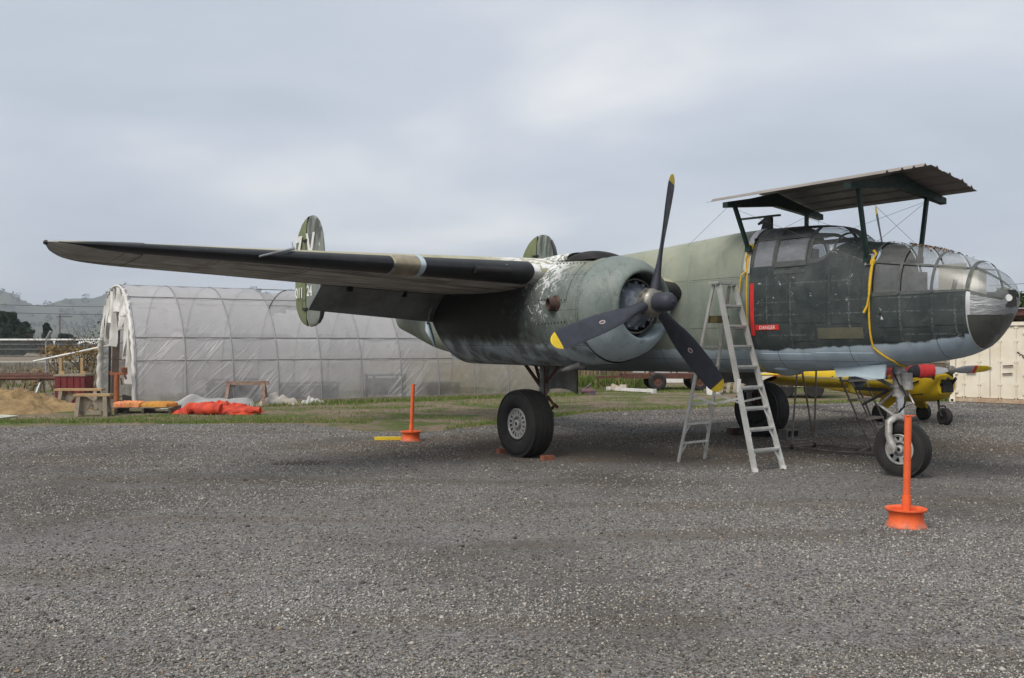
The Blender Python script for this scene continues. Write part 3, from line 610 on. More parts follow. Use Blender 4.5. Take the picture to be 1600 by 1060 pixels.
m = MB()
for s in (-1, 1): strip(m, seq(6.22, 6.625, .03), lambda x: th_z(x, 2.265), CS, 8, s, 0.004)
m.build('taped_panel', TAPE, PLANE, label='crumpled silver tape covering the nose panel')
m = MB()
for s in (-1, 1): strip(m, seq(6.22, 6.625, .03), C(-90), lambda x: th_z(x, 2.265), 14, s, 0.0)
m.build('lower_nose_window', GLASS_DARK, PLANE)
m = MB()
for s in (-1, 1): strip(m, seq(6.21, 6.224, .01), C(-90), lambda x: NS(x), 20, s, 0.005); strip(m, seq(6.22, 6.26, .04), lambda x: th_z(x, 2.265), CS, 6, s, 0.008)
m.build('nose_edge_strip', SILVER, PLANE)
m = MB(); m.box((6.53, -0.075, 2.475), (0.19, 0.20, 0.21), Matrix.Rotation(-.75, 3, 'Z'), taper=.92)
bs = m.build('gun_mount', DARK, PLANE)
m = MB(); m.lathe([(0, 0.046), (0.012, 0.042), (0.012, 0.0)], (6.598, -0.140, 2.475), (.73, -.68, 0), 18); m.build('gun_port_plug', WHITE, bs)
# interior: bulkheads, floor, seats, boxes
m = MB(); m.box((5.55, 0, 2.0), (1.2, 0.8, 0.04)); m.box((4.0, 0, 2.3), (2.2, 1.25, 0.04)); m.box((2.88, 0, 2.9), (0.03, 1.2, 1.3)); m.box((4.42, 0, 2.75), (0.05, 0.9, 0.7)); m.box((4.90, 0, 2.6), (0.04, 0.8, 0.8))
m.build('interior_floor', SOOTY, PLANE, False)
for sy in (-0.34, 0.34):
    m = MB(); m.box((3.45, sy, 2.62), (0.45, 0.42, 0.12)); m.box((3.25, sy, 2.95), (0.10, 0.42, 0.62)); m.box((3.25, sy, 3.33), (0.08, 0.22, 0.16)); m.build('pilot_seat', DARK, PLANE)
m = MB(); m.box((5.60, 0.30, 2.72), (0.34, 0.12, 0.56)); m.box((5.98, 0.18, 2.68), (0.22, 0.2, 0.40)); m.build('nose_box', CREAM, PLANE)
m = MB(); m.box((5.12, 0.05, 2.55), (0.22, 0.5, 0.72)); m.tube([(5.7, -.1, 2.0), (5.9, -.15, 2.75)], .03); m.box((5.9, -.12, 2.3), (.25, .3, .3)); m.build('bombardier_seat', DARK, PLANE)

# ---- markings on the starboard side
def side_plate(name, mat, x0, x1, z0, z1, off=0.006, slope=0.0, parent=PLANE, lab=None):
    m = MB(); m.grid(lambda x, t: fus(x, th_z(x, z0 + (z1 - z0) * t + slope * (x - x0)), -1, off), seq(x0, x1, .05), lin(0, 1, 6)); o = m.build(name, mat, parent)
    if lab: o['label'] = lab
    return o
side_plate('red_stripe', REDP, 2.885, 2.955, 2.02, 2.83, 0.006, lab='upright red warning stripe')
dn = side_plate('danger_sign', REDP, 2.975, 3.42, 2.105, 2.185, 0.007, lab='red sign reading DANGER')
a = fus(3.08, th_z(3.08, 2.122), -1, 0.010); b = fus(3.38, th_z(3.38, 2.122), -1, 0.010); Yt = (Vector(b) - Vector(a))
text_mesh('lettering', 'DANGER', 0.080, LETTER, dn, (Vector(a) + Vector((-.03, -0.004, -.004))), Yt, (0, 0, 1), 0.95, 0, 0.0)
OLIVEP = worn('olive_patch', (0.115, 0.115, 0.078), (0.085, 0.085, 0.06), 5, 0.7, 0.7)
side_plate('access_patch', OLIVEP, 4.10, 4.82, 1.965, 2.125, 0.005, lab='faded olive rectangular patch')
side_plate('access_patch', FRAME, 3.33, 3.90, 2.945, 3.0, 0.004)
# lapped skin panels on both sides
def skin_panel(x0, x1, z0, z1, s, off):
    m = MB()
    fn = lambda x, t: fus(x, th_z(x, z0 + (z1 - z0) * t), s, off); xs = seq(x0, x1, .08)
    m.grid(fn, xs, lin(0, 1, 9), flip=(s > 0))
    ed = lambda pts: m.grid(lambda i, k: pts[int(i)][int(k)], range(len(pts)), range(2))
    ed([(fn(x, 1), fus(x, th_z(x, z1), s, -.002)) for x in xs]); ed([(fn(x, 0), fus(x, th_z(x, z0), s, -.002)) for x in xs]); ed([(fn(x0, t), fus(x0, th_z(x0, z0 + (z1 - z0) * t), s, -.002)) for t in lin(0, 1, 9)]); ed([(fn(x1, t), fus(x1, th_z(x1, z0 + (z1 - z0) * t), s, -.002)) for t in lin(0, 1, 9)])
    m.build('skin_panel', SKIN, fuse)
for s in (-1, 1):
    for i, (x0, x1, z0, z1) in enumerate(((2.98, 3.60, 2.22, 2.90), (3.66, 4.26, 2.20, 2.92), (4.34, 4.80, 2.18, 2.98), (3.66, 4.05, 1.93, 2.14), (5.02, 5.33, 2.12, 2.52), (5.39, 5.76, 2.12, 2.52), (5.82, 6.16, 2.14, 2.52), (5.05, 5.72, 1.92, 2.08), (1.62, 2.22, 2.15, 2.90), (0.48, 1.54, 2.15, 2.90), (1.62, 2.70, 2.95, 3.40), (0.48, 1.54, 2.95, 3.38), (2.26, 2.72, 2.15, 2.90), (3.0, 3.9, 1.60, 1.74), (4.0, 4.9, 1.62, 1.76))): skin_panel(x0, x1, z0, z1, s, .0045)
# antenna mast, blister, belly items
m = MB(); m.add([(2.50, .03, 3.72), (2.72, .03, 3.72), (2.72, .03, 3.95), (2.58, .03, 3.95), (2.50, -.03, 3.72), (2.72, -.03, 3.72), (2.72, -.03, 3.95), (2.58, -.03, 3.95)],
      [(0,1,2,3), (7,6,5,4), (0,4,5,1), (1,5,6,2), (2,6,7,3), (3,7,4,0)])
m.bar((2.02, 0, 3.985), (2.88, 0, 3.965), 0.05, 0.03); m.bar((2.44, 0, 3.86), (2.60, 0, 3.95), 0.03, 0.03); m.bar((2.44, 0, 3.86), (2.58, 0, 3.89), 0.03, 0.025); m.build('antenna_mast', DARK, PLANE)
m = MB(); m.lathe([(0.16, 0.30), (0.05, 0.28), (-0.03, 0.17), (-0.06, 0.0)], (3.15, -0.12, 1.44), (0, 0, 1), 24); m.build('belly_blister', PALEBLUE, PLANE)
m = MB(); m.box((-6.6, -0.1, 1.62), (0.5, 0.16, 0.2), taper=1.3); m.build('tail_skid', PALEBLUE, PLANE)

# ---- wings
WY = [0.5, 2.945, 3.6, 6.0, 8.0, 9.3, 9.75, 10.02, 10.2, 10.28, 10.31]
WLX = [1.42, 1.31, 1.26, 1.05, 0.88, 0.77, 0.72, 0.64, 0.52, 0.38, 0.26]
WLZ = [2.72, 2.97, 2.99, 3.017, 3.045, 3.065, 3.075, 3.085, 3.10, 3.115, 3.12]
WTX = [-2.3, -2.12, -2.0, -1.45, -0.97, -0.66, -0.50, -0.33, -0.10, 0.06, 0.16]
WTZ = [2.60, 2.79, 2.80, 2.85, 2.90, 2.93, 2.95, 2.98, 3.03, 3.07, 3.10]
WT = [0.17, 0.165, 0.16, 0.145, 0.13, 0.115, 0.105, 0.10, 0.09, 0.08, 0.05]
wlx, wlz, wtx, wtz, wtt = (pchip(WY, a) for a in (WLX, WLZ, WTX, WTZ, WT))
def naca(c, t):
    c = max(0.0, min(1.0, c)); return 5 * t * (0.2969 * math.sqrt(c) - 0.126 * c - 0.3516 * c * c + 0.2843 * c ** 3 - 0.1036 * c ** 4)
def wing_pt(Y, q, s, off=0.0):      # q: -1 (TE lower) .. 0 (LE) .. 1 (TE upper)
    aY = abs(Y); c = q * q; ch = wlx(aY) - wtx(aY); t = wtt(aY); cam = 0.018 * 4 * c * (1 - c) * (1.0 if c > 0.1 else c * 10)
    h = (cam + math.copysign(naca(c, t), q) * (1.08 if q > 0 else 0.95)) * ch + math.copysign(off, q) * min(1, abs(q) * 6)
    return (wlx(aY) - c * ch + off * max(0, 1 - abs(q) * 5), s * aY, wlz(aY) + (wtz(aY) - wlz(aY)) * c + h)
for s in (-1, 1):
    ys = seq(0.5, 2.945, 0.4) + seq(3.1, 9.3, 0.3) + seq(9.4, 10.31, 0.07)
    m = MB(); m.grid(lambda Y, q: wing_pt(Y, q, s), ys, lin(-1, 1, 49), flip=(s < 0)); w = m.build('wing', WING, PLANE, True, 60)
    w['label'] = 'outer wing with grey underside and black leading edge' if s < 0 else 'far wing behind the fuselage'
    def boot(y0, y1, qa=0.30, qb=0.30, off=0.006):
        b = MB(); b.grid(lambda Y, q: wing_pt(Y, q * (qb if q > 0 else qa), s, off), seq(y0, y1, 0.2), lin(-1, 1, 21), flip=(s < 0)); return b
    b = MB()
    boot(0.74, 2.22, 0.42, 0.20).build('deicer_boot', BOOT, w); boot(3.72, 5.55, 0.29, 0.22).build('deicer_boot', BOOT, w); boot(6.02, 9.285, 0.29, 0.22).build('deicer_boot', BOOT, w)
    b = MB(); b.grid(lambda Y, q: wing_pt(Y, q * (0.25 + 0.11 * max(0, (9.9 - Y) / 0.7)) * max(0.25, min(1, (10.27 - Y) / 0.5)), s, 0.006), seq(9.28, 10.22, 0.07), lin(-1, 1, 17), flip=(s < 0)); b.build('deicer_boot', BOOT, w)
    # landing light fairing and its bright collar
    LITE = worn('landing_light_%d' % s, (0.34, 0.29, 0.19), (0.13, 0.12, 0.09), 3, 0.8, 0.35)
    boot(5.60, 5.98, 0.30, 0.24, 0.012).build('landing_light', LITE, w); boot(5.53, 5.61, 0.32, 0.28, 0.016).build('light_collar', PALEBLUE, w)
    # oil cooler intake slot in the leading edge
    b = MB()
    for zz in (0,):
        p0 = wing_pt(4.15, -0.03, s, 0.016); p1 = wing_pt(4.75, -0.03, s, 0.016)
        b.tube([(p0[0] - .005, p0[1], p0[2]), (p1[0] - .005, p1[1], p1[2])], 0.055, 12); 
    b.build('cooler_intake', SOOTY, w)
    # flap, lowered
    fl = MB(); A0 = Vector((-1.42, s * 6.03, 2.865)); A1 = Vector((-1.93, s * 6.03, 2.455)); B0 = Vector((-1.95, s * 3.35, 2.80)); B1 = Vector((-2.42, s * 3.35, 2.30))
    nrm = (A1 - A0).cross(B0 - A0).normalized() * (0.035 if s > 0 else -0.035)
    fl.add([A0 + nrm, A1 + nrm * .2, B1 + nrm * .2, B0 + nrm, A0 - nrm, A1 - nrm * .2, B1 - nrm * .2, B0 - nrm], [(0,1,2,3), (7,6,5,4), (0,4,5,1), (1,5,6,2), (2,6,7,3), (3,7,4,0)])
    fo = fl.build('flap', FLAPP, w, False)
    hb = MB(); hb.box((-1.45, s * 5.5, 2.82), (0.14, 0.05, 0.14)); hb.box((-1.8, s * 4.3, 2.78), (0.14, 0.05, 0.14)); hb.build('flap_hinge', DARK, fo, kind='stuff')
    # pitot tube (starboard only shows) and nav light
    if s < 0:
        b = MB(); b.tube([(0.82, -7.40, 3.16), (1.30, -8.05, 2.985)], [0.02, 0.012], 10); b.tube([(0.84, -7.42, 3.15), (0.80, -7.42, 3.25)], [0.02, 0.006], 6); b.build('pitot_tube', STEEL, w)
    b = MB(); b.lathe([(-.06, .0), (-.05, .025), (0, .03), (.04, .02), (.06, 0)], (0.22, s * 10.31, 3.115), (1, 0, 0), 12); b.build('wing_tip_light', DARK, w)
    b = MB()
    for q0 in (9.28, 7.1): 
        b.grid(lambda Y, q: wing_pt(Y, q, s, 0.004), [q0, q0 + 0.015], lin(-0.98, -0.32, 20), flip=(s < 0))
    b.build('panel_seam', DARK, w, kind='stuff')

# ---- nacelles, engines, propellers
NX = [-2.85, -2.65, -2.32, -1.98, -1.6, -0.5, 0.5, 1.5, 2.28]
NZB = [2.42, 2.22, 1.90, 1.64, 1.535, 1.53, 1.53, 1.555, 1.60]
NZT = [2.74, 2.84, 2.94, 3.02, 3.08, 3.17, 3.215, 3.21, 3.17]
NW = [0.20, 0.34, 0.45, 0.53, 0.60, 0.70, 0.75, 0.775, 0.785]
nzb, nzt, nww = (pchip(NX, a) for a in (NZB, NZT, NW))
HUBZ, CZ, EY = 2.475, 2.395, 2.945
def blade_pt(f, c, phi, hub, s):     # f radius, c -1..1 chord, returns two-sided point via thickness sign
    pass
def make_propeller(hub, phase):
    hub = Vector(hub); o = MB()
    o.lathe([(-0.16, 0.0), (-0.16, 0.15), (-0.12, 0.20), (0.02, 0.205), (0.06, 0.19), (0.09, 0.15), (0.10, 0.13)], hub, (1, 0, 0), 28)
    for k in range(18):
        an = k * math.pi / 9; rr = 0.205; p = hub + Vector((0.03 * (-1) ** k - 0.03, rr * math.sin(an), rr * math.cos(an))); o.box(p, (0.05, 0.035, 0.035))
    pr = o.build('propeller', HUBM, PLANE)
    o = MB(); o.lathe([(0.06, 0.128), (0.10, 0.135), (0.26, 0.135), (0.33, 0.128), (0.38, 0.10), (0.405, 0.055), (0.41, 0.0)], hub, (1, 0, 0), 28); o.lathe([(0.405, 0.03), (0.425, 0.025), (0.428, 0)], hub, (1, 0, 0), 12); o.build('hub_dome', PROP, pr)
    rs = [0.14, 0.22, 0.34, 0.50, 0.75, 1.05, 1.35, 1.60, 1.72, 1.80, 1.86, 1.895, 1.907]
    hw = pchip(rs, [0.075, 0.078, 0.085, 0.105, 0.140, 0.155, 0.155, 0.148, 0.138, 0.118, 0.085, 0.045, 0.008])
    tk = pchip(rs, [0.072, 0.072, 0.062, 0.045, 0.030, 0.020, 0.014, 0.010, 0.009, 0.008, 0.006, 0.005, 0.002])
    be = pchip(rs, [62, 60, 57, 52, 45, 38, 32, 28, 26, 25, 24, 24, 24])
    for k in range(3):
        ph = phase + k * 2 * math.pi / 3; r_ = Vector((0, math.sin(ph), math.cos(ph))); t_ = Vector((0, -math.cos(ph), math.sin(ph)))
        b = MB(); R_ = seq(0.14, 1.0, .06) + seq(1.05, 1.70, .05) + [1.735, 1.77, 1.80, 1.83, 1.86, 1.88, 1.895, 1.907]; nn = 16; vs = []
        for f in R_:
            bt = R(be(f)); cd = Vector((math.sin(bt), 0, 0)) + t_ * math.cos(bt); nd_ = Vector((math.cos(bt), 0, 0)) - t_ * math.sin(bt)
            for q in range(nn):
                an = 2 * math.pi * q / nn; vs.append(hub + r_ * f + cd * hw(f) * math.cos(an) + nd_ * tk(f) * math.sin(an))
        fs = []; mi = []
        for i in range(len(R_) - 1):
            for q in range(nn): fs.append((i*nn+q, i*nn+(q+1)%nn, (i+1)*nn+(q+1)%nn, (i+1)*nn+q)); mi.append(1 if R_[i] >= 1.76 else 0)
        b.v = [tuple(p) for p in vs]; b.f = fs; b.mi = mi
        b.build('blade', [PROP, YEL], pr, True, 60)
        # oval maker's mark on the face
        f = 1.0; bt = R(be(f)); cd = Vector((math.sin(bt), 0, 0)) + t_ * math.cos(bt); nd_ = Vector((math.cos(bt), 0, 0)) - t_ * math.sin(bt)
        b = MB(); c0 = hub + r_ * f + nd_ * (tk(f) + 0.0025)
        b.add([c0] + [c0 + r_ * 0.050 * math.cos(a) + cd * 0.027 * math.sin(a) for a in lin(0, 2 * math.pi, 19)], [(0, i, i + 1) for i in range(1, 19)], 0)
        c1 = c0 + nd_ * 0.001; b.add([c1] + [c1 + r_ * 0.043 * math.cos(a) + cd * 0.021 * math.sin(a) for a in lin(0, 2 * math.pi, 19)], [(0, i, i + 1) for i in range(1, 19)], 1)
        b.build('oval_mark', [LETTER, worn('mark_maroon', (0.20, 0.10, 0.10))] , pr, False)
    return pr
for s in (-1, 1):
    Yc = s * EY
    def nac(x, a):      # a in degrees round the section
        zb, zt, W = nzb(x), nzt(x), nww(x); n_ = 2.25 - .25 * min(1, max(0, (x - 1.0) / 1.2)); t = R(a); cy = math.copysign(abs(math.cos(t)) ** (2 / n_), math.cos(t)); sz = math.copysign(abs(math.sin(t)) ** (2 / n_), math.sin(t))
        return (x, Yc + W * cy, (zb + zt) / 2 + (zt - zb) / 2 * sz)
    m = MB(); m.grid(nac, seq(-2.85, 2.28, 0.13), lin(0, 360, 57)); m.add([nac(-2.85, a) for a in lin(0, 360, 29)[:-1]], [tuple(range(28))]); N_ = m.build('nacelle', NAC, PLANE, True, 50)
    N_['label'] = 'near engine nacelle with soot stain and flaking paint' if s < 0 else 'far engine nacelle'
    # nose cowl: smooth ring, dished lip, chin half in pale blue
    prof = [(2.27, 0.772), (2.28, 0.782), (2.34, 0.778), (2.45, 0.755), (2.60, 0.71), (2.72, 0.645), (2.80, 0.58), (2.845, 0.53), (2.855, 0.50), (2.845, 0.478), (2.80, 0.468), (2.70, 0.475), (2.45, 0.50)]
    def cowl(i, a):
        x, r = prof[i]; zc = CZ + (0.045 if i > 6 else 0.045 * i / 6); return (x, Yc + r * math.cos(R(a)), zc + r * math.sin(R(a)))
    m = MB(); m.grid(lambda i, a: cowl(int(i), a), range(len(prof)), lin(-32, 212, 49)); m.grid(lambda i, a: cowl(int(i), a), range(len(prof)), lin(212, 328, 25), 1); m.build('cowl_ring', [COWL, CHIN], N_, True, 60)
    # engine
    m = MB(); m.lathe([(2.42, 0.50), (2.42, 0.0)], (0, Yc, CZ + .04), (1, 0, 0), 28)
    for k in range(14):
        an = k * 2 * math.pi / 14; d = Vector((0, math.sin(an), math.cos(an))); o = Vector((2.50 if k % 2 else 2.45, Yc, CZ + .04)); 
        for f in lin(0.24, 0.45, 8): m.tube([o + d * f, o + d * (f + 0.016)], 0.075, 10)
        m.tube([o + d * 0.22 + Vector((0.08, 0, 0)), o + d * 0.45 + Vector((0.04, 0, 0))], 0.014, 6)
    m.build('engine_cylinders', SOOTY, N_)
    m = MB(); m.lathe([(2.40, 0.35), (2.58, 0.345), (2.67, 0.31), (2.74, 0.23), (2.79, 0.15), (2.88, 0.125), (3.0, 0.12)], (0, Yc, CZ + .05), (1, 0, 0), 28)
    for k in range(14): an = k * 2 * math.pi / 14; m.box((2.65, Yc + .325 * math.sin(an), CZ + .05 + .325 * math.cos(an)), (.06, .045, .045))
    m.build('crankcase', ENGINE, N_)
    m = MB(); m.tube([(2.66, Yc + .39 * math.cos(a), CZ + .04 + .39 * math.sin(a)) for a in lin(0, 2 * math.pi, 41)], 0.013, 6); m.build('ignition_ring', HUBM, N_)
    # exhaust stub
    for so in ((s,) if s < 0 else (1,)):
        ye = Yc + so * 0.74; m = MB(); m.lathe([(0, .112), (.10, .108), (.17, .10), (.225, .098), (.23, .090), (.21, .086), (.02, .08), (.02, 0)], (1.79, ye - so * 0.08, 2.485), (-0.30, so * 0.95, -.05), 22); m.build('exhaust_stack', COPPER, N_)
        m = MB(); m.lathe([(0.08, .135), (.12, .125), (.13, .105)], (1.79, ye - so * 0.08, 2.485), (-0.30, so * 0.95, -.05), 22); m.build('exhaust_collar', COPPER, N_)
    # intake scoop on top with open dark mouth
    m = MB()
    def scoop(x, t):
        w = 0.30 * (1 - 0.25 * max(0, (1.3 - x) / 1.3)); h = 0.10 * min(1, max(0.0, (x + 0.2) / 1.3)); a = math.pi * t; return (x, Yc + w * math.cos(a), nzt(x) - 0.03 + (h + 0.03) * math.sin(a) ** 0.7)
    m.grid(scoop, seq(-0.2, 1.45, .12), lin(0, 1, 17)); m.build('intake_scoop', NAC, N_)
    m = MB(); m.add([scoop(1.44, t) for t in lin(0, 1, 17)], [tuple(range(17))]); 
    m.grid(lambda x, t: (x, Yc + 0.34 * math.cos(math.pi * t), 3.15 + 0.155 * (1 - ((x - 1.78) / 0.34) ** 2) ** .5 * math.sin(math.pi * t) ** .6 if abs(x - 1.78) < 0.34 else 3.15), seq(1.44, 2.12, .06), lin(0, 1, 17)); m.build('intake_cover', SOOTY, N_)
    # raised access panels with fastener rows on the outer side
    for (x0, x1, a0, a1) in ((1.32, 2.02, 118, 172), (1.32, 2.02, 60, 114), (0.55, 1.26, 100, 140), (1.32, 2.02, 190, 214)):
        if s > 0: a0, a1 = 180 - a1, 180 - a0
        m = MB()
        def ap(x, a):
            p = Vector(nac(x, a)); c_ = Vector((x, Yc, (nzb(x) + nzt(x)) / 2)); return p + (p - c_).normalized() * 0.007
        m.grid(ap, seq(x0, x1, .1), seq(a0, a1, 5)); po = m.build('access_panel', NAC, N_)
        m = MB()
        for x in seq(x0 + .03, x1 - .03, .085):
            for a in (a0 + 2, a1 - 2): p = ap(x, a); m.box(p, (.018, .018, .018))
        m.build('fastener_row', DARK, po, kind='stuff')
    # drains and hanging brackets under the cowl
    m = MB(); m.tube([(1.75, Yc - .25, 1.58), (1.35, Yc - .3, 1.48)], [.07, .03], 10); m.tube([(1.15, Yc, 1.55), (0.85, Yc, 1.44)], [.06, .025], 10); m.build('drain_mast', GREASY, N_, kind='stuff')
    make_propeller((3.02, Yc, HUBZ), 0.213 if s < 0 else -0.30)
    # blue-green aft fairing plate
    m = MB(); m.add([(x_ + .38, Yc + s * (y_ - .01), z_) for x_, y_, z_ in ((-2.55, .52, 1.84), (-3.0, .46, 2.14), (-3.02, .44, 2.32), (-2.72, .56, 2.28), (-2.55, .48, 1.84), (-3.0, .42, 2.14), (-3.02, .40, 2.32), (-2.72, .52, 2.28))], [(0,1,2,3), (7,6,5,4), (0,4,5,1), (1,5,6,2), (2,6,7,3), (3,7,4,0)]); m.build('aft_fairing', PALEBLUE, N_, False)
    m = MB(); m.tube([(-2.35, Yc + s * .56, 2.26), (-2.05, Yc + s * .62, 2.70)], .022, 8); m.build('flap_rod', LEG, N_)

# ---- tail
m = MB()
def tp(Y, q):
    a = abs(Y); c = q * q; le = -7.25 - 0.05 * a; te = -8.95 + 0.0 * a; ch = le - te; return (le - c * ch, Y, 3.42 + 0.0 * a + math.copysign(naca(c, .11), q) * ch)
m.grid(tp, lin(-3.38, 3.38, 21), lin(-1, 1, 25)); m.build('tailplane', FINP, PLANE, True, 60)
for s in (-1, 1):
    zz = [2.29, 2.31, 2.38, 2.55, 2.80, 3.2, 3.6, 4.0, 4.3, 4.55, 4.72, 4.83, 4.885, 4.905]
    le = pchip(zz, [-7.95, -7.70, -7.46, -7.28, -7.20, -7.19, -7.19, -7.22, -7.27, -7.36, -7.48, -7.62, -7.76, -7.92])
    te = pchip(zz, [-7.97, -8.20, -8.45, -8.70, -8.87, -8.92, -8.93, -8.92, -8.87, -8.72, -8.55, -8.36, -8.20, -7.96])
    hinge = -8.12
    def finp(z, q, lo=None):
        c = q * q; ch = le(z) - te(z); return (le(z) - c * ch, s * 3.383 + math.copysign(naca(c, .09), q) * min(ch, 1.7), z)
    zs = zz[:3] + seq(2.38, 4.55, .12)[1:] + zz[-4:]
    def clipx(z, q):
        p = finp(z, q); return (max(p[0], min(hinge, le(z))), p[1], p[2])
    m = MB(); m.grid(clipx, zs, lin(-0.78, 0.78, 25), flip=True); F_ = m.build('tail_fin', FINP, PLANE, True, 60)
    def rud(z, q):
        p = finp(z, q); return (min(p[0], max(hinge - 0.015, te(z))), p[1], p[2])
    m = MB()
    m.grid(rud, zs, lin(-1, -0.66, 9), flip=True); m.grid(rud, zs, lin(0.66, 1, 9), flip=True); Rd = m.build('rudder', RUDDER, F_, True, 60)
    m = MB()
    for z in (4.33, 2.72): m.box((hinge - .02, s * 3.383, z), (.26, .20, .045))
    m.build('hinge_slot', SOOTY, F_, False, kind='stuff')
    m = MB(); m.grid(lambda z, q: (lambda p: (p[0] + .006, s * 3.383 + (p[1] - s * 3.383) * 1.12, p[2]))(finp(z, q)), [z for z in zs if 2.36 < z < 2.75] if s < 0 else [z for z in zs if 3.9 < z < 4.8], lin(-0.26, 0.26, 11), flip=True); m.build('deicer_boot', BOOT, F_)
    if s < 0:
        ys_ = s * 3.383 - 0.085
        for (txt, x, z, size, sx, nm) in (('7', -8.72, 3.84, 0.86, 0.85, 'letter'), ('V', -8.06, 3.84, 0.90, 0.80, 'letter'), ('011', -8.72, 2.99, 0.34, 0.86, 'number'), ('24', -8.04, 3.02, 0.34, 0.86, 'number')):
            text_mesh('lettering', txt, size, LETTER, F_, (x, ys_, z), (1, 0.02, 0), (0, 0, 1), sx, 0, 0.03 if size > .5 else 0.010)
        m = MB()
        for z in (4.18, 4.06, 3.94): m.box((-7.42, ys_ + .035, z), (.09, .012, .07))
        m.build('stencil_mark', LETTER, F_, False, kind='stuff')
        m = MB(); 
        for (p, q) in (((-8.33, 2.93), (-8.33, 2.68)), ((-8.33, 2.93), (-8.15, 2.93)), ((-8.33, 2.68), (-8.15, 2.68))): m.bar((p[0], ys_ + .01, p[1]), (q[0], ys_ + .01, q[1]), .006, .012)
        m.build('tab_outline', DARK, F_, False)

# ---- landing gear
def make_wheel(parent, c, r, w, rr, side, holes):
    c = Vector(c); ax = Vector((0, side, 0))
    prof = []
    for a in lin(-150, 150, 31):      # tyre cross-section
        t = R(a); prof.append((w / 2 * math.copysign(abs(math.sin(t)) ** 0.8, math.sin(t)), rr + (r - rr) * (0.5 + 0.5 * math.copysign(abs(math.cos(t)) ** 0.7, math.cos(t)))))
    # tread grooves
    pr2 = []
    for (t, q) in prof:
        pr2.append((t, q))
    m = MB(); m.lathe(prof, c, ax, 48)
    for g in (-0.36, -0.18, 0.0, 0.18, 0.36):
        rg = r - 0.035 * (abs(g) / .26) ** 2 * (r - rr) + 0.006; m.lathe([(g * w - .033 * w / .44, rg - .03), (g * w - .03 * w / .44, rg + .004), (g * w + .03 * w / .44, rg + .004), (g * w + .033 * w / .44, rg - .03)], c, ax, 48)
    zmin = 0.004
    m.v = [(p[0], p[1], max(p[2], zmin)) for p in m.v]
    m.build('tyre', BLACKRUB, parent, True, 30)
    m = MB(); f = w * 0.36
    m.lathe([(f - .10, rr * .60), (f - .02, rr * .62), (f, rr * .60), (f, rr * .50), (f - .05, rr * .46), (f - .05, rr * .30), (f + .02, rr * .28), (f + .03, rr * .16), (f - .02, 0)], c, ax, 32)
    m.lathe([(f - .05, rr * 1.06), (f + .012, rr * 1.06), (f + .02, rr * 1.0), (f, rr * .93), (f, rr * .88)], c, ax, 40)
    u = Vector((1, 0, 0)); v = Vector((0, 0, 1))
    for k in range(holes):
        a = 2 * math.pi * k / holes; d = u * math.cos(a) + v * math.sin(a); m.bar(c + ax * (f - .012) + d * rr * .58, c + ax * (f - .012) + d * rr * .92, 2 * math.pi * rr * .72 / holes * .52, .03, ax)
    m.build('rim', RIM, parent)
    m = MB(); m.lathe([(f - .07, rr * 1.04), (f - .07, 0.0)], c, ax, 32); m.lathe([(-w * .4, rr * 1.04), (-w * .4, .0)], c, ax, 32); m.lathe([(f - .02, rr * .2), (f + .025, rr * .12), (f + .032, 0)], c, ax, 16); m.build('wheel_well', SOOTY, parent)
for s in (-1, 1):
    wy = s * 2.99
    m = MB(); sx_, sy_ = 0.0, s * 2.60
    m.tube([(0.02, sy_, 1.62), (0.02, sy_, 1.05)], .075, 16); m.tube([(0.02, sy_, 1.08), (0.02, sy_, 0.60)], .055, 16); m.tube([(0.02, sy_ - s * .05, .60), (0.02, wy, .56)], .06, 14)
    for z in (1.42, 1.08, .92): m.tube([(0.02, sy_, z), (0.02, sy_, z + .04)], .095, 16)
    G_ = m.build('main_gear', GREASY, PLANE)
    m = MB(); m.tube([(-0.55, sy_ + s * .02, 1.58), (-0.03, sy_, 1.13)], .032, 10); m.tube([(-0.45, sy_ - s * .15, 1.58), (-0.03, sy_, 1.12)], .03, 10); m.tube([(.50, sy_, 1.58), (.05, sy_, 1.22)], .022, 8)
    m.tube([(0.12, sy_, 1.0), (0.30, sy_, .86), (0.12, sy_, .70)], .026, 8); m.tube([(.10, sy_ + s * .05, 1.5), (.12, sy_ + s * .06, .7)], .014, 6); m.tube([(0.28, sy_ - s * .02, .87), (.38, sy_, .84)], .03, 8); m.tube([(0.1, sy_, .75), (.26, sy_, .74), (.25, sy_, .60)], .018, 8); m.build('drag_strut', RUST, G_)
    make_wheel(G_, (0, wy, 0.558), 0.565, 0.44, 0.245, s, 16)
    m = MB()
    def dr(t, z): return (-.45 + .95 * t, s * (2.28 - .06 * math.sin(math.pi * t)), z - 0.30 * (abs(t - .45) ** 2.2) * (1 if z < 1.3 else 0))
    m.grid(dr, lin(0, 1, 13), lin(1.12, 1.58, 7)); m.grid(lambda t, z: (lambda p: (p[0], p[1] - s * .03, p[2]))(dr(t, z)), lin(0, 1, 13), lin(1.12, 1.58, 7), flip=True); m.build('gear_door', GREASY, G_)
m = MB(); m.tube([(4.95, 0, 1.75), (4.975, 0, 1.28)], .085, 16); m.tube([(4.975, 0, 1.36), (4.98, 0, 1.14)], .088, 16); m.tube([(4.97, 0, 1.50), (4.97, 0, 1.46)], .11, 16); m.tube([(4.976, 0, 1.30), (4.976, 0, 1.27)], .108, 16); m.tube([(4.98, 0, 1.17), (4.98, 0, 1.14)], .104, 16); 
NG = m.build('nose_gear', LEG, PLANE)
m = MB(); m.tube([(5.11, -.03, 1.48), (5.12, -.03, 1.24)], .075, 14); m.build('shimmy_damper', LEG, NG)
m = MB(); m.tube([(4.98, 0, 1.15), (5.0, 0, .82)], .058, 16); m.build('oleo', CHROME, NG)
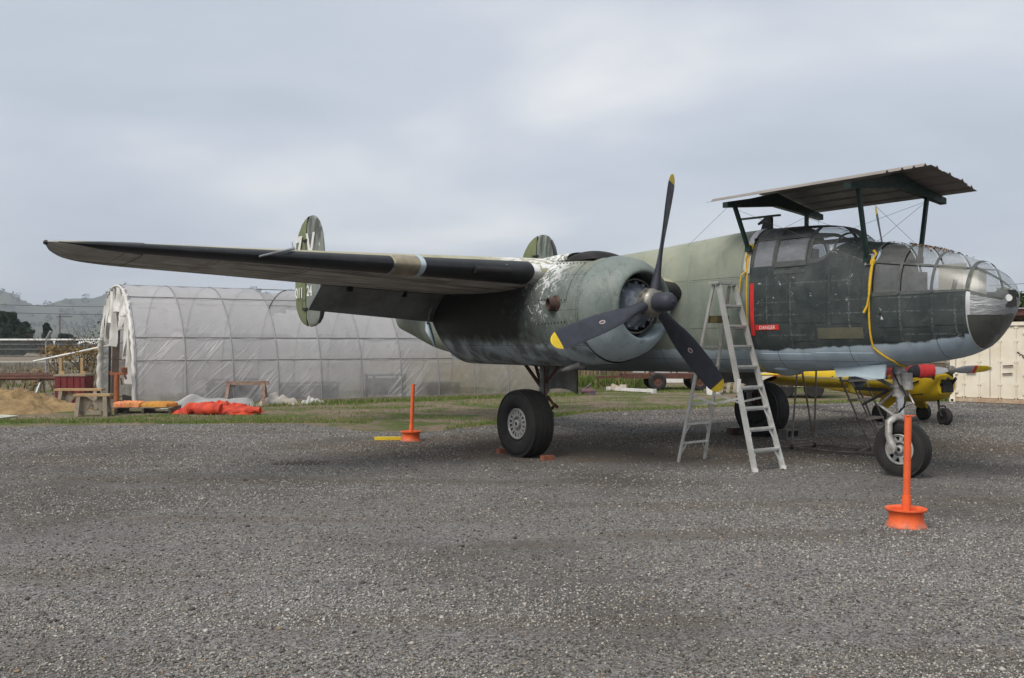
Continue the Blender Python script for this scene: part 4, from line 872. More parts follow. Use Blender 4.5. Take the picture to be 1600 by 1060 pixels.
m = MB(); m.tube([(4.99, 0, 0.88), (4.995, 0, 0.80)], .09, 14); m.build('axle_collar', LEG, NG)
m = MB(); m.tube([(5.04, 0, .83), (4.98, -.12, .84), (4.95, -.215, .78), (4.96, -.24, .60), (5.02, -.235, .44)], [.05, .055, .055, .05, .055], 12); m.lathe([(0, .07), (.05, .07), (.06, 0)], (5.02, -.23, .42), (0, -1, 0), 14); m.build('fork', LEG, NG)
m = MB(); m.tube([(4.88, 0, 1.2), (4.66, 0, 1.0), (4.92, 0, .84)], .028, 8); m.tube([(4.35, .1, 1.48), (4.94, 0, 1.24)], .03, 8); m.tube([(5.1, 0, 1.22), (5.2, 0, 1.05), (5.05, 0, 1.0)], .015, 6); m.build('torque_link', LEG, NG)
m = MB(); m.tube([(5.07, -.10, 1.30), (5.16, -.12, 1.15), (5.12, -.12, 1.0), (5.03, -.10, .92)], .014, 6); m.tube([(4.93, -.09, 1.5), (5.02, -.13, 1.38), (5.06, -.11, 1.28)], .012, 6); m.build('brake_hose', SOOTY, NG, kind='stuff')
m = MB(); m.box((4.60, -.12, 1.23), (.5, .03, .05)); m.tube([(4.45, -.1, 1.0), (4.86, -.08, 1.22)], .02, 8); m.build('steering_rod', DARK, NG)
make_wheel(NG, (5.04, -0.03, 0.394), 0.400, 0.20, 0.205, -1, 9)
m = MB(); m.add([(4.12, -.30, 1.55), (4.98, -.30, 1.60), (4.98, -.34, 1.40), (4.74, -.34, 1.375), (4.52, -.34, 1.42), (4.20, -.34, 1.40), (4.12, -.33, 1.55), (4.98, -.33, 1.60), (4.98, -.37, 1.40), (4.74, -.37, 1.375), (4.52, -.37, 1.42), (4.20, -.37, 1.40)],
      [(0,1,2,3,4,5), (11,10,9,8,7,6)] + [(i, (i + 1) % 6, (i + 1) % 6 + 6, i + 6) for i in range(6)]); m.build('nose_gear_door', PALEBLUE, PLANE, False)
# ================================================================== sunshade roof over the cockpit
PW = Matrix.Translation((2.656, 17.49, 0)) @ Matrix.Rotation(-0.955, 4, 'Z')
def pl(x, y, z): return tuple(PW @ Vector((x, y, z)))
GREENP = worn('dark_green_paint', (0.010, 0.032, 0.024), (0.008, 0.022, 0.018), 6, 0.8, 0.55)
SHEETM = worn('brown_roof_sheet', (0.30, 0.27, 0.245), (0.22, 0.20, 0.18), 2, 0.7, 0.55, 0.1)
SH = thing('sunshade_roof', 'corrugated metal gable roof on dark green posts above the cockpit', 'shelter', (2.656, 17.49, 0), -0.955)
def roof_z(y): return 4.375 - 0.255 * abs(y) / 1.2
def corr(y):
    k = (abs(y) % 0.30) / 0.30; return 0.035 * max(0, 1 - abs(k - 0.5) / 0.11) ** 0.6 if abs(k - 0.5) < 0.11 else 0.0
for s in (-1, 1):
    for k in range(4):
        y0, y1 = 0.30 * k + (0 if k else 0.0), 0.30 * (k + 1); ys = lin(y0, y1, 25); m = MB(); x0, x1 = 2.42 - 0.02 * (k % 2), 5.47 + 0.015 * (k % 3)
        m.grid(lambda x, y: (x, s * y, roof_z(y) + corr(y) + 0.001 * k), seq(x0, x1, .25), ys, flip=(s < 0)); m.grid(lambda x, y: (x, s * y, roof_z(y) + corr(y) - 0.004 + 0.001 * k), seq(x0, x1, .25), ys, flip=(s > 0))
        for x in (x0, x1): m.grid(lambda q, y: (x, s * y, roof_z(y) + corr(y) - 0.004 * q + 0.001 * k), [0, 1], ys)
        m.build('roof_sheet', SHEETM, SH, True, 30)
for xb in (2.77, 4.95):
    m = MB(); pts = [(-1.17, 4.085, 4.0), (-0.55, 4.20, 4.06), (0, 4.33, 4.115), (0.55, 4.20, 4.06), (1.2, 4.075, 3.985)]
    for i in range(4):
        (ya, ta, ba), (yb, tb, bb) = pts[i], pts[i + 1]
        v = [(xb - .05, ya, ba), (xb - .05, yb, bb), (xb - .05, yb, tb), (xb - .05, ya, ta)]; v += [(x + .10, y, z) for x, y, z in v]
        m.add(v, [(0,1,2,3), (7,6,5,4), (0,4,5,1), (2,6,7,3)] + ([(3,7,4,0)] if i == 0 else []) + ([(1,5,6,2)] if i == 3 else []))
    m.build('rafter', GREENP, SH, False)
for (a, b) in (((2.84, -.715, 3.38), (2.77, -.96, 4.06)), ((2.84, .715, 3.38), (2.77, .82, 4.06)), ((4.88, -.62, 3.08), (4.95, -.93, 4.06)), ((4.93, .60, 3.12), (4.95, .76, 4.06))):
    m = MB(); m.bar(a, b, .052, .052, (1, 0, 0)); m.box(a, (.09, .06, .10)); m.build('post', GREENP, SH, False)
WIRE = worn('thin_wire', (0.10, 0.10, 0.10), (0.16, 0.16, 0.16), 5, 0.5, 0.5, 0.5)
def wire(pts, r=.0026): m = MB(); m.tube(pts, r, 5); m.build('guy_wire', WIRE, SH)
wire([(2.77, -1.1, 4.02), (1.25, -.45, 3.56)]); wire([(2.77, -.95, 4.0), (4.85, -.66, 3.05)]); wire([(2.77, .82, 4.0), (4.95, .55, 3.2)]); wire([(4.95, -.9, 4.0), (2.84, -.66, 3.45)]); wire([(4.95, .76, 4.0), (2.9, .6, 3.5)]); wire([(4.95, -.9, 4.0), (4.93, .6, 3.3)]); wire([(4.95, .76, 4.0), (4.9, -.5, 3.28)]); wire([(2.77, 1.15, 4.0), (3.3, 0.4, 3.75)])
m = MB()
for s in (-1,):
    m.grid(lambda x, t: fus(x, th_z(x, 2.99 + .42 * t), s, .016), seq(2.77, 2.87, .05), lin(0, 1, 6)); m.grid(lambda x, t: fus(x, th_z(x, 2.985 + .16 * t), s, .012), seq(4.82, 4.97, .05), lin(0, 1, 4))
m.build('saddle_plate', SILVER, SH)
# yellow lashing ropes round the fuselage
ROPE = worn('yellow_rope', (0.72, 0.46, 0.03), (0.55, 0.33, 0.02), 30, 0.6, 0.8, bump=0.6, bsc=120)
def rope(lab, pts, tails, r=.012):
    T = thing('lashing_rope', lab, 'rope', (2.656, 17.49, 0), -0.955)
    m = MB(); m.tube(pts, r, 8); m.build('cord', ROPE, T)
    for t in tails: m = MB(); m.tube(t, [r * 1.05] * (len(t) - 1) + [r * 1.4], 8); m.build('loose_end', ROPE, T)
    m = MB(); m.lathe([(-.05, 0), (-.045, .035), (0, .05), (.045, .035), (.05, 0)], pts[0], (0.3, .2, 1), 10); m.build('knot', ROPE, T)
def fp(x, z, o=.018): return fus(x, th_z(x, z), -1, o)
rope('thin yellow rope hanging behind the stepladder at the cockpit rear', [fp(2.83, z) for z in lin(3.40, 2.35, 12)] + [fp(2.84, z) for z in lin(2.2, 1.6, 6)] + [fus(2.85, a, -1, .018) for a in (-60, -75, -89)],
     [[fp(2.82, 3.02, .03), fp(2.76, 2.95, .07), fp(2.72, 2.75, .06), fp(2.70, 2.58, .05), fp(2.66, 2.52, .06)], [fp(2.82, 3.02, .03), fp(2.80, 3.2, .05), fp(2.84, 3.38, .05)]])
rope('bright yellow rope looped under the belly at the glazed nose', [fp(4.93, z) for z in lin(3.02, 1.85, 14)] + [fp(4.97, 1.8), fp(5.03, 1.74), fp(5.08, 1.69)] + [fus(5.12, a, -1, .018) for a in (-62, -75, -89)],
     [[fp(4.95, 3.0, .04), fp(4.97, 2.8, .06), fp(4.95, 2.55, .05), fp(4.93, 2.42, .06), fp(4.88, 2.33, .06)], [fp(4.93, 3.0, .04), fp(4.98, 3.1, .06), fp(4.93, 3.14, .07)]], .014)

pts_ = []
for _ in range(170):
    x_ = 5.45 + rng.normal(0, .20); a_ = 90 - abs(rng.normal(0, 9)); sd2 = rng.choice([-1, 1]); pts_.append(PW @ Vector(fus(x_, a_, sd2, .012)))
Q_ = []
for p_ in pts_:
    a_ = Vector(rng.normal(0, 1, 3)).normalized() * .022; b_2 = Vector(rng.normal(0, 1, 3)).normalized() * .014; Q_ += [p_ - a_, p_ + b_2, p_ + a_, p_ - b_2]
np_mesh('dry_leaves', np.array(Q_), np.arange(len(Q_)).reshape(-1, 4), worn('brown_leaf', (.20, .13, .07), (.12, .08, .05), 20, .8, .8, bump=0), kind='stuff', label='dry brown leaves lying on top of the glazed nose', category='leaves')
# benches and tubs inside the greenhouse
for i_, (s_, d_, l_, h_) in enumerate(((3.2, 1.6, 1.6, .75), (5.6, 1.2, 1.9, .6), (8.6, 1.8, 1.3, .8), (10.4, 1.3, 1.5, .5))):
    q_ = GH0 + GU * s_ + GV * d_; m = MB(); m.box((0, 0, h_), (l_, .8, .05)); 
    for a_ in (-1, 1):
        for b_2 in (-1, 1): m.box((a_ * l_ * .45, b_2 * .34, h_ / 2), (.07, .07, h_))
    m.box((0, 0, h_ * .5), (l_ * .9, .7, h_ * .7)); o = m.build('potting_bench', SOOTY, None, False, label=('dark bench inside the greenhouse, first from its torn end', 'dark low bench inside the greenhouse, second from its torn end', 'dark bench inside the greenhouse, third from its torn end', 'dark low bench inside the greenhouse, furthest from its torn end')[i_], category='bench', group='dark benches inside the greenhouse'); o.location = (q_[0], q_[1], 0); o.rotation_euler = (0, 0, math.atan2(GU[1], GU[0]))
# ================================================================== things standing in the yard
def stand(lab, x, y, h, rot, r=0.235, lean=(0, 0)):
    T = thing('marker_stand', lab, 'marker stand', (x, y, 0.006), rot, 'orange marker stands made from wheel rims')
    m = MB(); m.lathe([(0.0, 0.0), (0.0, r), (.012, r * 1.0), (.03, r * .93), (.06, r * .84), (.11, r * .81), (.145, r * .84), (.165, r * .93), (.175, r * 1.0), (.19, r * 1.0), (.192, r * .93), (.17, r * .80), (.13, r * .76), (.13, .12), (.15, .09), (.15, 0)], (0, 0, 0), (0, 0, 1), 36); m.build('rim_base', ORANGE, T)
    m = MB(); m.tube([(0, 0, .14), (lean[0] * .3, lean[1] * .3, .32)], .044, 16); m.tube([(lean[0] * .3, lean[1] * .3, .32), (lean[0], lean[1], h)], .036, 16); m.build('pole', ORANGE, T)
    m = MB(); m.box((lean[0] + .015, lean[1], h + .003), (.10, .07, .008)); m.build('top_plate', ORANGE, T, False)
stand('orange marker pole on rim base in front of the nose wheel', 4.06, 9.70, 1.135, 0.3, .205, lean=(.03, 0))
stand('orange marker pole on rim base under the wing, beside yellow board', -1.965, 18.30, 1.09, 1.1, .205, (.075, 0))
m = MB(); m.box((0, 0, .035), (.52, .10, .06)); b_ = m.build('yellow_board', YEL, None, False, label='short yellow painted board lying on gravel by the far marker', category='board'); b_.location = (-2.43, 18.42, 0.006); b_.rotation_euler = (0, 0, R(3))

# aluminium stepladder
LD = thing('stepladder', 'tall open aluminium stepladder leaning beside the fuselage under the cockpit', 'ladder', (0, 0, 0))
FLp, FRp, BLp, BRp = Vector((3.563, 13.79, .006)), Vector((4.077, 14.14, .006)), Vector((2.649, 14.98, .006)), Vector((3.153, 15.40, .006))
TL, TR = Vector((3.17, 14.42, 2.80)), Vector((3.46, 14.62, 2.80)); TL2, TR2 = TL + Vector((-.06, .08, 0)), TR + Vector((-.06, .08, 0))
ax = (FRp - FLp).normalized()
for a, b in ((FLp, TL), (FRp, TR)):
    m = MB(); m.bar(a, b, .035, .085, ax.cross(b - a)); m.build('front_rail', ALU, LD, False); 
    m = MB(); m.box(a + Vector((0, 0, .03)), (.07, .09, .05)); m.build('foot', WHITE, LD, False)
for a, b in ((BLp, TL2), (BRp, TR2)): m = MB(); m.bar(a, b, .028, .05, ax.cross(b - a)); m.build('rear_rail', ALU, LD, False)
m = MB(); m.bar(TL + Vector((-.06, .02, .03)) - ax * .03, TR + Vector((-.06, .02, .03)) + ax * .03, .20, .035); m.build('top_cap', ALU, LD, False)
for k in range(1, 9):
    t = k / 9.05; a, b = FLp.lerp(TL, t), FRp.lerp(TR, t); m = MB(); m.bar(a, b, .09, .028); m.bar(a - Vector((0, 0, .018)), b - Vector((0, 0, .018)), .012, .05); m.build('step', ALU, LD, False)
    if k <= 4:
        for p, q in ((a, FLp.lerp(TL, t - .075)), (b, FRp.lerp(TR, t - .075))):
            inn = (b - a) * (.16 if p is a else -.16); m = MB(); m.bar(p + inn, q + (b - a) * (.02 if p is a else -.02), .012, .025); m.build('brace', ALU, LD, False)
for t in (.11, .22, .335, .55, .66): a, b = BLp.lerp(TL2, t), BRp.lerp(TR2, t); m = MB(); m.bar(a, b, .02, .035); m.build('rear_bar', ALU, LD, False)
for t in (.11, .22, .335): 
    a, b = BLp.lerp(TL2, t), BRp.lerp(TR2, t); m = MB(); m.bar(a + (b - a) * .2, BLp.lerp(TL2, t - .07), .012, .02); m.bar(b - (b - a) * .2, BRp.lerp(TR2, t - .07), .012, .02); m.build('brace', ALU, LD, False)
fa, ra = FLp.lerp(TL, .385), BLp.lerp(TL2, .385); md = (fa + ra) / 2 - Vector((0, 0, .11))
m = MB(); m.bar(fa, md, .012, .03); m.bar(md, ra, .012, .03); m.build('spreader', ALU, LD, False); dv = FRp.lerp(TR, .385) - fa; m = MB(); m.bar(fa + dv, md + dv, .012, .03); m.bar(md + dv, ra + dv, .012, .03); m.build('spreader', ALU, LD, False)
m = MB(); m.box(TL.lerp(BLp, .19) + ax * .17, (.26, .20, .11), Matrix.Rotation(.6, 3, 'Z')); m.build('tool_tray', worn('olive_tray', (.10, .085, .03), (.06, .05, .02)), LD, False)
m = MB(); p = FLp.lerp(TL, .45); m.box(p + Vector((.0, -.035, 0)), (.055, .012, .20), Matrix.Rotation(.17, 3, 'X')); m.build('label_sticker', WHITE, LD, False)

# rolling access stand under the belly
AS = thing('access_stand', 'pipe access stand with steps and ground rails under the bomber belly', 'stand', (0, 0, 0.006))
PIPE = worn('dull_pipe', (0.30, 0.28, 0.25), (0.16, 0.11, 0.08), 5, 0.9, 0.6, 0.4)
def pipe(name, pts, r=.017): m = MB(); m.tube(pts, r, 8); m.build(name, PIPE, AS)
A, B_ = (4.99, 16.80, .05), (5.50, 17.12, .05)
pipe('leg', [A, (5.13, 16.9, 1.46)]); pipe('leg', [B_, (5.22, 16.95, 1.46)]); pipe('leg', [B_, (5.55, 17.15, 1.50)])
for z in (.05, .10, .16): pipe('cross_bar', [(A[0], A[1], z), (B_[0], B_[1], z)], .013)
pipe('ground_rail', [(4.75, 16.85, .05), A, (5.45, 16.1, .05), (6.15, 15.75, .04)]); pipe('ground_rail', [B_, (5.95, 16.6, .05), (6.35, 16.15, .05)]); pipe('cross_bar', [(5.85, 15.9, .05), (6.25, 16.25, .15)], .02)
S0, S1 = Vector((5.45, 15.75, 1.42)), Vector((6.02, 15.72, .10)); wv = Vector((.36, .36, 0)); S2, S3 = S0 + wv, S1 + wv
for a, b in ((S0, S1), (S2, S3)):
    pipe('stringer', [a, b], .018); pipe('stringer', [a + Vector((.16, .02, .02)), b + Vector((.10, .02, .22))], .016)
for t in (.12, .36, .60, .84): a, b = S0.lerp(S1, t) + Vector((.07, 0, 0)), S2.lerp(S3, t) + Vector((.07, 0, 0)); m = MB(); m.bar(a - wv * .12, b + wv * .25, .17, .03); m.build('step', WOOD, AS, False)
for p in (A, B_, (4.75, 16.85, .05)): m = MB(); m.lathe([(-.015, 0), (-.015, .045), (.015, .045), (.015, 0)], (p[0], p[1], .045), (1, 0.3, 0), 14); m.build('caster', DARK, AS)

# chocks and blocks
BRICK = worn('brick_red', (0.32, 0.115, 0.065), (0.22, 0.08, 0.05), 12, 0.7, 0.9)
def chock(lab, p, size, mat, rz, name='chock_brick', cat='chock'):
    m = MB(); m.box((0, 0, size[2] / 2), size, taper=.96); o = m.build(name, mat, None, False, label=lab, category=cat); o.location = (*p, .006); o.rotation_euler = (0, 0, rz)
q = pl(0.62, -2.99, 0); chock('red brick wedged in front of the near main wheel', q[:2], (.10, .22, .075), BRICK, -.955)
q = pl(-0.58, -3.02, 0); chock('red brick wedged behind the near main wheel', q[:2], (.10, .24, .08), BRICK, -.955)
CONC = worn('grey_concrete', (0.17, 0.16, 0.15), (0.11, 0.10, 0.095), 8, 0.7, 0.95)
m = MB(); m.bar((0, -.2, .025), (0, .2, .025), .20, .05); m.bar((0, -.2, .185), (0, .2, .185), .20, .03)
for y in (-.18, 0, .18): m.box((0, y, .11), (.20, .04, .12))
q = pl(.72, 2.95, 0); o = m.build('concrete_block', CONC, None, False, label='hollow grey concrete block chocking the far main wheel', category='block'); o.location = (*q[:2], .006); o.rotation_euler = (0, 0, -.955)
q = pl(-.60, 2.9, 0); chock('rust brown timber chock behind the far main wheel', q[:2], (.16, .4, .14), worn('brown_timber', (.12, .07, .05)), -.955, 'chock_timber')

# ================================================================== greenhouse
GHT = thing('greenhouse', 'long plastic film hoop greenhouse with torn end and missing roof sheet', 'greenhouse', (GH0[0], GH0[1], 0), math.atan2(GU[1], GU[0]))
def mat_film():
    n = NB('plastic_film'); x, y, z = n.xyz(); nt = n.nt
    tr = n.nd('ShaderNodeBsdfTransparent'); tr.inputs[0].default_value = (.93, .93, .94, 1); df = n.nd('ShaderNodeBsdfDiffuse'); tl = n.nd('ShaderNodeBsdfTranslucent'); gl = n.nd('ShaderNodeBsdfGlossy'); gl.inputs['Roughness'].default_value = .32
    dirt = n.noise(.55, 5, .6); fine = n.noise(4.0, 5, .65); 
    c = n.mix(n.sm(dirt, .35, .7), (.84, .825, .83), (.74, .72, .72))
    tan = n.ma('MULTIPLY', n.sm(x, 7.5, 11.0), n.sm(z, 2.0, 1.1)); c = n.mix(n.ma('MULTIPLY', tan, n.sm(fine, .3, .6, .5, .95)), c, (.50, .43, .28))
    c = n.mix(n.ma('MULTIPLY', n.sm(z, .75, .1), n.sm(n.noise(1.2, 5, .7), .42, .62, 0, .6)), c, (.26, .24, .22))
    c = n.mix(n.ma('MULTIPLY', n.sm(n.ma('ABSOLUTE', n.ma('SUBTRACT', z, 2.16)), .09, .02), n.sm(n.noise(1.1, 3), .45, .6, 0, .35)), c, (.35, .33, .31))
    oi = n.nd('ShaderNodeObjectInfo'); c = n.mix(n.ma('MULTIPLY', oi.outputs['Random'], .35), c, (.50, .49, .50)); c = n.mix(n.sm(n.noise(2.2, 6, .7, n.vec((.5, 1, 1.4))), .56, .70, 0, .45), c, (.42, .40, .39))
    for sck in (df, tl): nt.links.new(c, sck.inputs[0])
    # pulled folds: fans of diagonal creases low on the wall
    w1 = n.noise(1.0, 2, .4, n.vec((1, 1, 1), src=n.vec(rot=(0, R(-38), 0)), ) if False else n.vec((5.0, 1, .14), src=n.vec(rot=(0, R(-40), 0)))); crease = n.ma('MULTIPLY', n.sm(w1, .52, .60), n.sm(w1, .68, .60))
    w2 = n.noise(1.4, 2, .4, n.vec((5.5, 1, .12), (3, 0, 0), src=n.vec(rot=(0, R(-52), 0)))); crease2 = n.ma('MULTIPLY', n.sm(w2, .54, .60), n.sm(w2, .66, .60))
    cr = n.ma('MULTIPLY', n.ma('MULTIPLY', n.ma('MAXIMUM', crease, crease2), n.sm(z, 2.9, 1.3)), n.sm(n.noise(.42, 2, .5, n.vec((1, 1, .5), (5, 0, 0))), .42, .58))
    bp = n.nd('ShaderNodeBump'); bp.inputs['Strength'].default_value = .45; bp.inputs['Distance'].default_value = .05; n.lk(n.ma('ADD', cr, n.ma('MULTIPLY', fine, .25)), bp.inputs['Height'])
    for sck in (df, tl, gl): nt.links.new(bp.outputs[0], sck.inputs['Normal'])
    a = n.nd('ShaderNodeMixShader'); a.inputs[0].default_value = .55; nt.links.new(df.outputs[0], a.inputs[1]); nt.links.new(tl.outputs[0], a.inputs[2])
    b = n.nd('ShaderNodeMixShader'); n.lk(n.ma('ADD', n.ma('ADD', n.sm(dirt, .3, .7, .40, .62), n.sm(z, .9, 2.4, 0, .14)), n.ma('MULTIPLY', cr, .45)), b.inputs[0]); nt.links.new(tr.outputs[0], b.inputs[1]); nt.links.new(a.outputs[0], b.inputs[2])
    lw = n.nd('ShaderNodeLayerWeight'); lw.inputs[0].default_value = .5; nt.links.new(bp.outputs[0], lw.inputs['Normal'])
    e = n.nd('ShaderNodeMixShader'); n.lk(n.ma('ADD', .04, n.ma('MULTIPLY', n.ma('POWER', lw.outputs['Facing'], 3.0), .35)), e.inputs[0]); nt.links.new(b.outputs[0], e.inputs[1]); nt.links.new(gl.outputs[0], e.inputs[2])
    nt.links.new(e.outputs[0], n.out.inputs['Surface']); return n.m
FILM = mat_film()
RAGM = worn('white_torn_plastic', (.66, .65, .62), (.50, .49, .46), 2.5, .8, .5)
def arch(a, off=0.0):        # degrees 0 near foot .. 180 far foot
    n_ = 2.35; t = R(a); return (GW / 2 - (GW / 2 + off) * math.copysign(abs(math.cos(t)) ** (2 / n_), math.cos(t)), (GH + off) * abs(math.sin(t)) ** (2 / n_))
NBAY = 11; SP = GL / NBAY; HOOP = worn('dull_hoop_pipe', (.20, .20, .21), (.30, .30, .30), 4, .8, .5, .3)
for k in range(NBAY + 1):
    m = MB(); m.tube([(k * SP, *arch(a, .022)) for a in lin(0, 180, 41)], .021, 8); m.build('hoop', HOOP, GHT)
def purlin(a, x0=0, x1=GL, r=.016): y, z = arch(a, .02); m = MB(); m.tube([(x0, y, z), (x1, y, z)], r, 8); m.build('purlin', HOOP, GHT)
def a_of_z(z): return math.degrees(math.asin((z / GH) ** (2.35 / 2)))
for z in (1.40, 2.08, 3.32): purlin(a_of_z(z)); purlin(180 - a_of_z(z))
purlin(90)
for k in range(NBAY):
    ph = rng.uniform(0, 6.28, 6)
    def film(x, a, k=k):
        t = (x - k * SP) / SP; y, z = arch(a, .012); sag = .05 * math.sin(math.pi * t) * (.6 + .4 * math.sin(a * .06 + ph[0])); rip = .012 * math.sin(x * 9 + a * .12 + ph[1]) * math.sin(math.pi * t)
        d = Vector((0, y - GW / 2, z * .9)).normalized() * (-(sag + rip)); return (x, y + d.y, z + d.z)
    top = {3: (46, 100), 4: (56, 93)}.get(k)
    m = MB(); xs = lin(k * SP, (k + 1) * SP, 11)
    if top is None: m.grid(film, xs, lin(0.5, 179.5, 46))
    else:
        m2 = MB()
        for i in range(len(xs) - 1):
            f = (i + .5) / 10; cut0 = top[0] + (8 * f if k == 3 else (-8 + 24 * f)) + rng.normal(0, 1.0); cut1 = top[1]
            if k == 4 and f > .72: m.grid(film, xs[i:i + 2], lin(.5, 179.5, 46)); continue
            m.grid(film, xs[i:i + 2], lin(.5, cut0, 22)); m2.grid(film, xs[i:i + 2], lin(cut1, 179.5, 22))
        m2.build('film_panel', FILM, GHT, True, 80)
    m.build('film_panel', FILM, GHT, True, 80)
m = MB(); m.grid(lambda a, t: (GL + .01, GW / 2 + (arch(a)[0] - GW / 2) * t, arch(a)[1] * t), lin(0, 180, 31), lin(0.02, 1, 8)); m.build('end_film', FILM, GHT)
for s_ in range(7):
    m = MB(); m.box((1.1 + 2.2 * s_, -.03, .07), (2.17, .05, .14)); m.build('base_board', WOOD, GHT, False)
# torn end: white folds hanging from the arch, rolled film at both feet, leaning board, inner wall
def rag(a, length, width, drift, seed):
    r_ = random.Random(seed); y0, z0 = arch(a, -.02); m = MB()
    def fn(t, u): 
        w = width * (1 - .45 * t + .15 * math.sin(5 * t + seed)); return (-.03 - .10 * math.sin(3 * u * math.pi + t * 4 + seed) * (.4 + t), y0 + drift * t + (u - .5) * w + .04 * math.sin(9 * t + seed), z0 - length * t - .05 * math.sin(u * 6 + seed))
    m.grid(fn, lin(0, 1, 18), lin(0, 1, 13)); m.build('torn_film', RAGM, GHT, True, 80)
for a, l, w, d, sd_ in ((100, 1.1, .9, -.1, 1), (85, .8, .9, .05, 2), (70, 1.2, .55, .15, 3), (55, 1.7, .40, .1, 4), (112, 1.5, .5, .2, 5), (125, 1.0, .6, .3, 6), (46, 2.1, .30, .1, 7), (93, 1.9, .42, .3, 8), (62, .6, .7, 0, 9), (135, .7, .5, .1, 10)): rag(a, l, w, d, sd_)
for a0, a1, r_ in ((0.5, 62, .06), (150, 179.5, .10), (62, 118, .035)):
    m = MB(); m.tube([(-.06 + .02 * math.sin(a), *arch(a, -.02)) for a in lin(a0, a1, 24)], [r_ * (1 + .06 * math.sin(i * 1.7) + .05 * math.sin(i * .6)) for i in range(24)], 12); m.build('rolled_film', RAGM, GHT, True, 80)
m = MB(); m.bar((.1, 4.9, .05), (.1, 4.2, 3.2), .10, .22, (1, 0, 0)); m.build('leaning_board', worn('brown_board', (.20, .15, .125), (.13, .10, .09)), GHT, False)
m = MB(); m.tube([(.05, 5.6, 0), (.05, 5.4, 2.9)], .04, 8); m.tube([(.05, 1.3, 1.40), (.05, 5.5, 1.40)], .02, 6); m.build('door_post', DARK, GHT)
m = MB(); m.box((.25, 2.3, .12), (.05, 3.4, .24)); m.build('threshold', SOOTY, GHT, False)
# slumped film on the ground in front
def slump(lab, s0, s1, w, h, seed, mat=None):
    m = MB(); r0 = np.random.default_rng(seed); ph = r0.uniform(0, 6.28, 6)
    def fn(t, u):
        x = s0 + (s1 - s0) * t; e = math.sin(math.pi * t) ** .5 * math.sin(math.pi * u) ** .7; q = GH0 + GU * x - GV * (.05 + w * u * (.8 + .2 * math.sin(6 * t + ph[0])))
        return (q[0], q[1], .01 + h * e * (.65 + .35 * math.sin(11 * t + ph[1] + 3 * u) * math.sin(7 * u + ph[2])) + .03 * e * math.sin(31 * t + ph[3] + 9 * u))
    m.grid(fn, lin(0, 1, 40), lin(0, 1, 16)); m.build('plastic_heap', mat or RAGM, None, True, 80, label=lab, category='plastic sheet')
slump('grey translucent film slumped at the greenhouse foot behind orange netting', .6, 3.4, .7, .42, 1, worn('dull_film', (.40, .40, .39), (.30, .30, .29), 3, .8, .4))
slump('crumpled whitish plastic heaped under the rusty sawhorse', 3.4, 4.7, .65, .42, 2, worn('dusty_film', (.50, .47, .42), (.34, .29, .23), 3, .8, .5)); slump('small white plastic scrap right of the rusty sawhorse', 4.75, 5.6, .45, .24, 3, worn('grey_scrap', (.55, .54, .51), (.42, .41, .38), 3, .8, .5))

# ================================================================== work corner left of the greenhouse
def sawhorse():
    T = thing('sawhorse', 'rusty brown sawhorse standing in front of the greenhouse film', 'sawhorse', (-8.12, 28.75, 0), R(4))
    RB = worn('rusty_brown', (.17, .085, .055), (.30, .24, .20), 9, .8, .85)
    m = MB(); m.box((0, 0, .70), (1.36, .10, .12)); m.build('beam', RB, T, False)
    for sx in (-.52, .52):
        for sy in (-1, 1): m = MB(); m.bar((sx, sy * .04, .68), (sx + .05 * sx / abs(sx), sy * .30, 0), .10, .05); m.build('leg', RB, T, False)
        m = MB(); m.box((sx, 0, .45), (.04, .26, .09)); m.build('cross_brace', RB, T, False)
sawhorse()
def pallet():
    T = thing('pallet', 'dark weathered wooden pallet under the folded tarps', 'pallet', (-9.95, 25.75, 0), R(6))
    for y in (-.5, -.3, -.1, .1, .3, .5): m = MB(); m.box((0, y, .185), (1.5, .14, .022)); m.build('slat', WOOD, T, False)
    for y in (-.5, 0, .5): m = MB(); m.box((0, y, .012), (1.5, .12, .022)); m.build('slat', WOOD, T, False)
    for x in (-.70, 0, .70): m = MB(); m.box((x, 0, .10), (.06, 1.15, .15)); m.build('stringer', worn('dark_wood', (.12, .10, .08)), T, False)
pallet()
def cloth(name, lab, cat, c, sx, sy, h, mat, seed, rz=0, flat=0.5, z0=0.0, cr=1.0):
    ph = np.random.default_rng(seed).uniform(0, 6.28, 10); m = MB()
    def fn(t, u):
        e = (math.sin(math.pi * t) * math.sin(math.pi * u)) ** flat; x = (t - .5) * sx * (1 + .08 * math.sin(8 * u + ph[0])); y = (u - .5) * sy * (1 + .12 * math.sin(7 * t + ph[1]))
        q_ = Vector((x * 2.6 + seed * 3.1, y * 3.4, seed)); rg = 1 - abs(mnoise.noise(q_)) * 2.2; rg2 = 1 - abs(mnoise.noise(q_ * 2.7 + Vector((7, 1, 3)))) * 2.0
        z = h * e * ((1 - cr) * .8 + cr * (.30 + .45 * rg + .30 * rg2)) + .03 * e * mnoise.noise(q_ * 7)
        x += .10 * mnoise.noise(q_ * 1.3) * sx * .5; y += .16 * mnoise.noise(q_ * 1.1 + Vector((3, 9, 1))) * sy * .5
        return (x, y, max(z, 0.0) + .004)
    m.grid(fn, lin(0, 1, 80), lin(0, 1, 54)); o = m.build(name, mat, None, True, 50, label=lab, category=cat); o.location = (*c, z0); o.rotation_euler = (0, 0, rz)
def mat_net():
    n = NB('orange_mesh_plastic', .55, .3); g = n.noise(45, 2); n.color(n.mix(n.sm(n.noise(5, 4), .35, .65), (.66, .075, .03), (.45, .045, .025))); n.bump(n.ma('ADD', g, n.noise(9, 4)), .8, .03); return n.m
NET = mat_net()
cloth('netting_pile', 'bright orange safety netting heaped on the grass right of the pallet', 'netting', (-8.05, 25.75), 2.15, 1.0, .34, NET, 3, R(-4), .45)
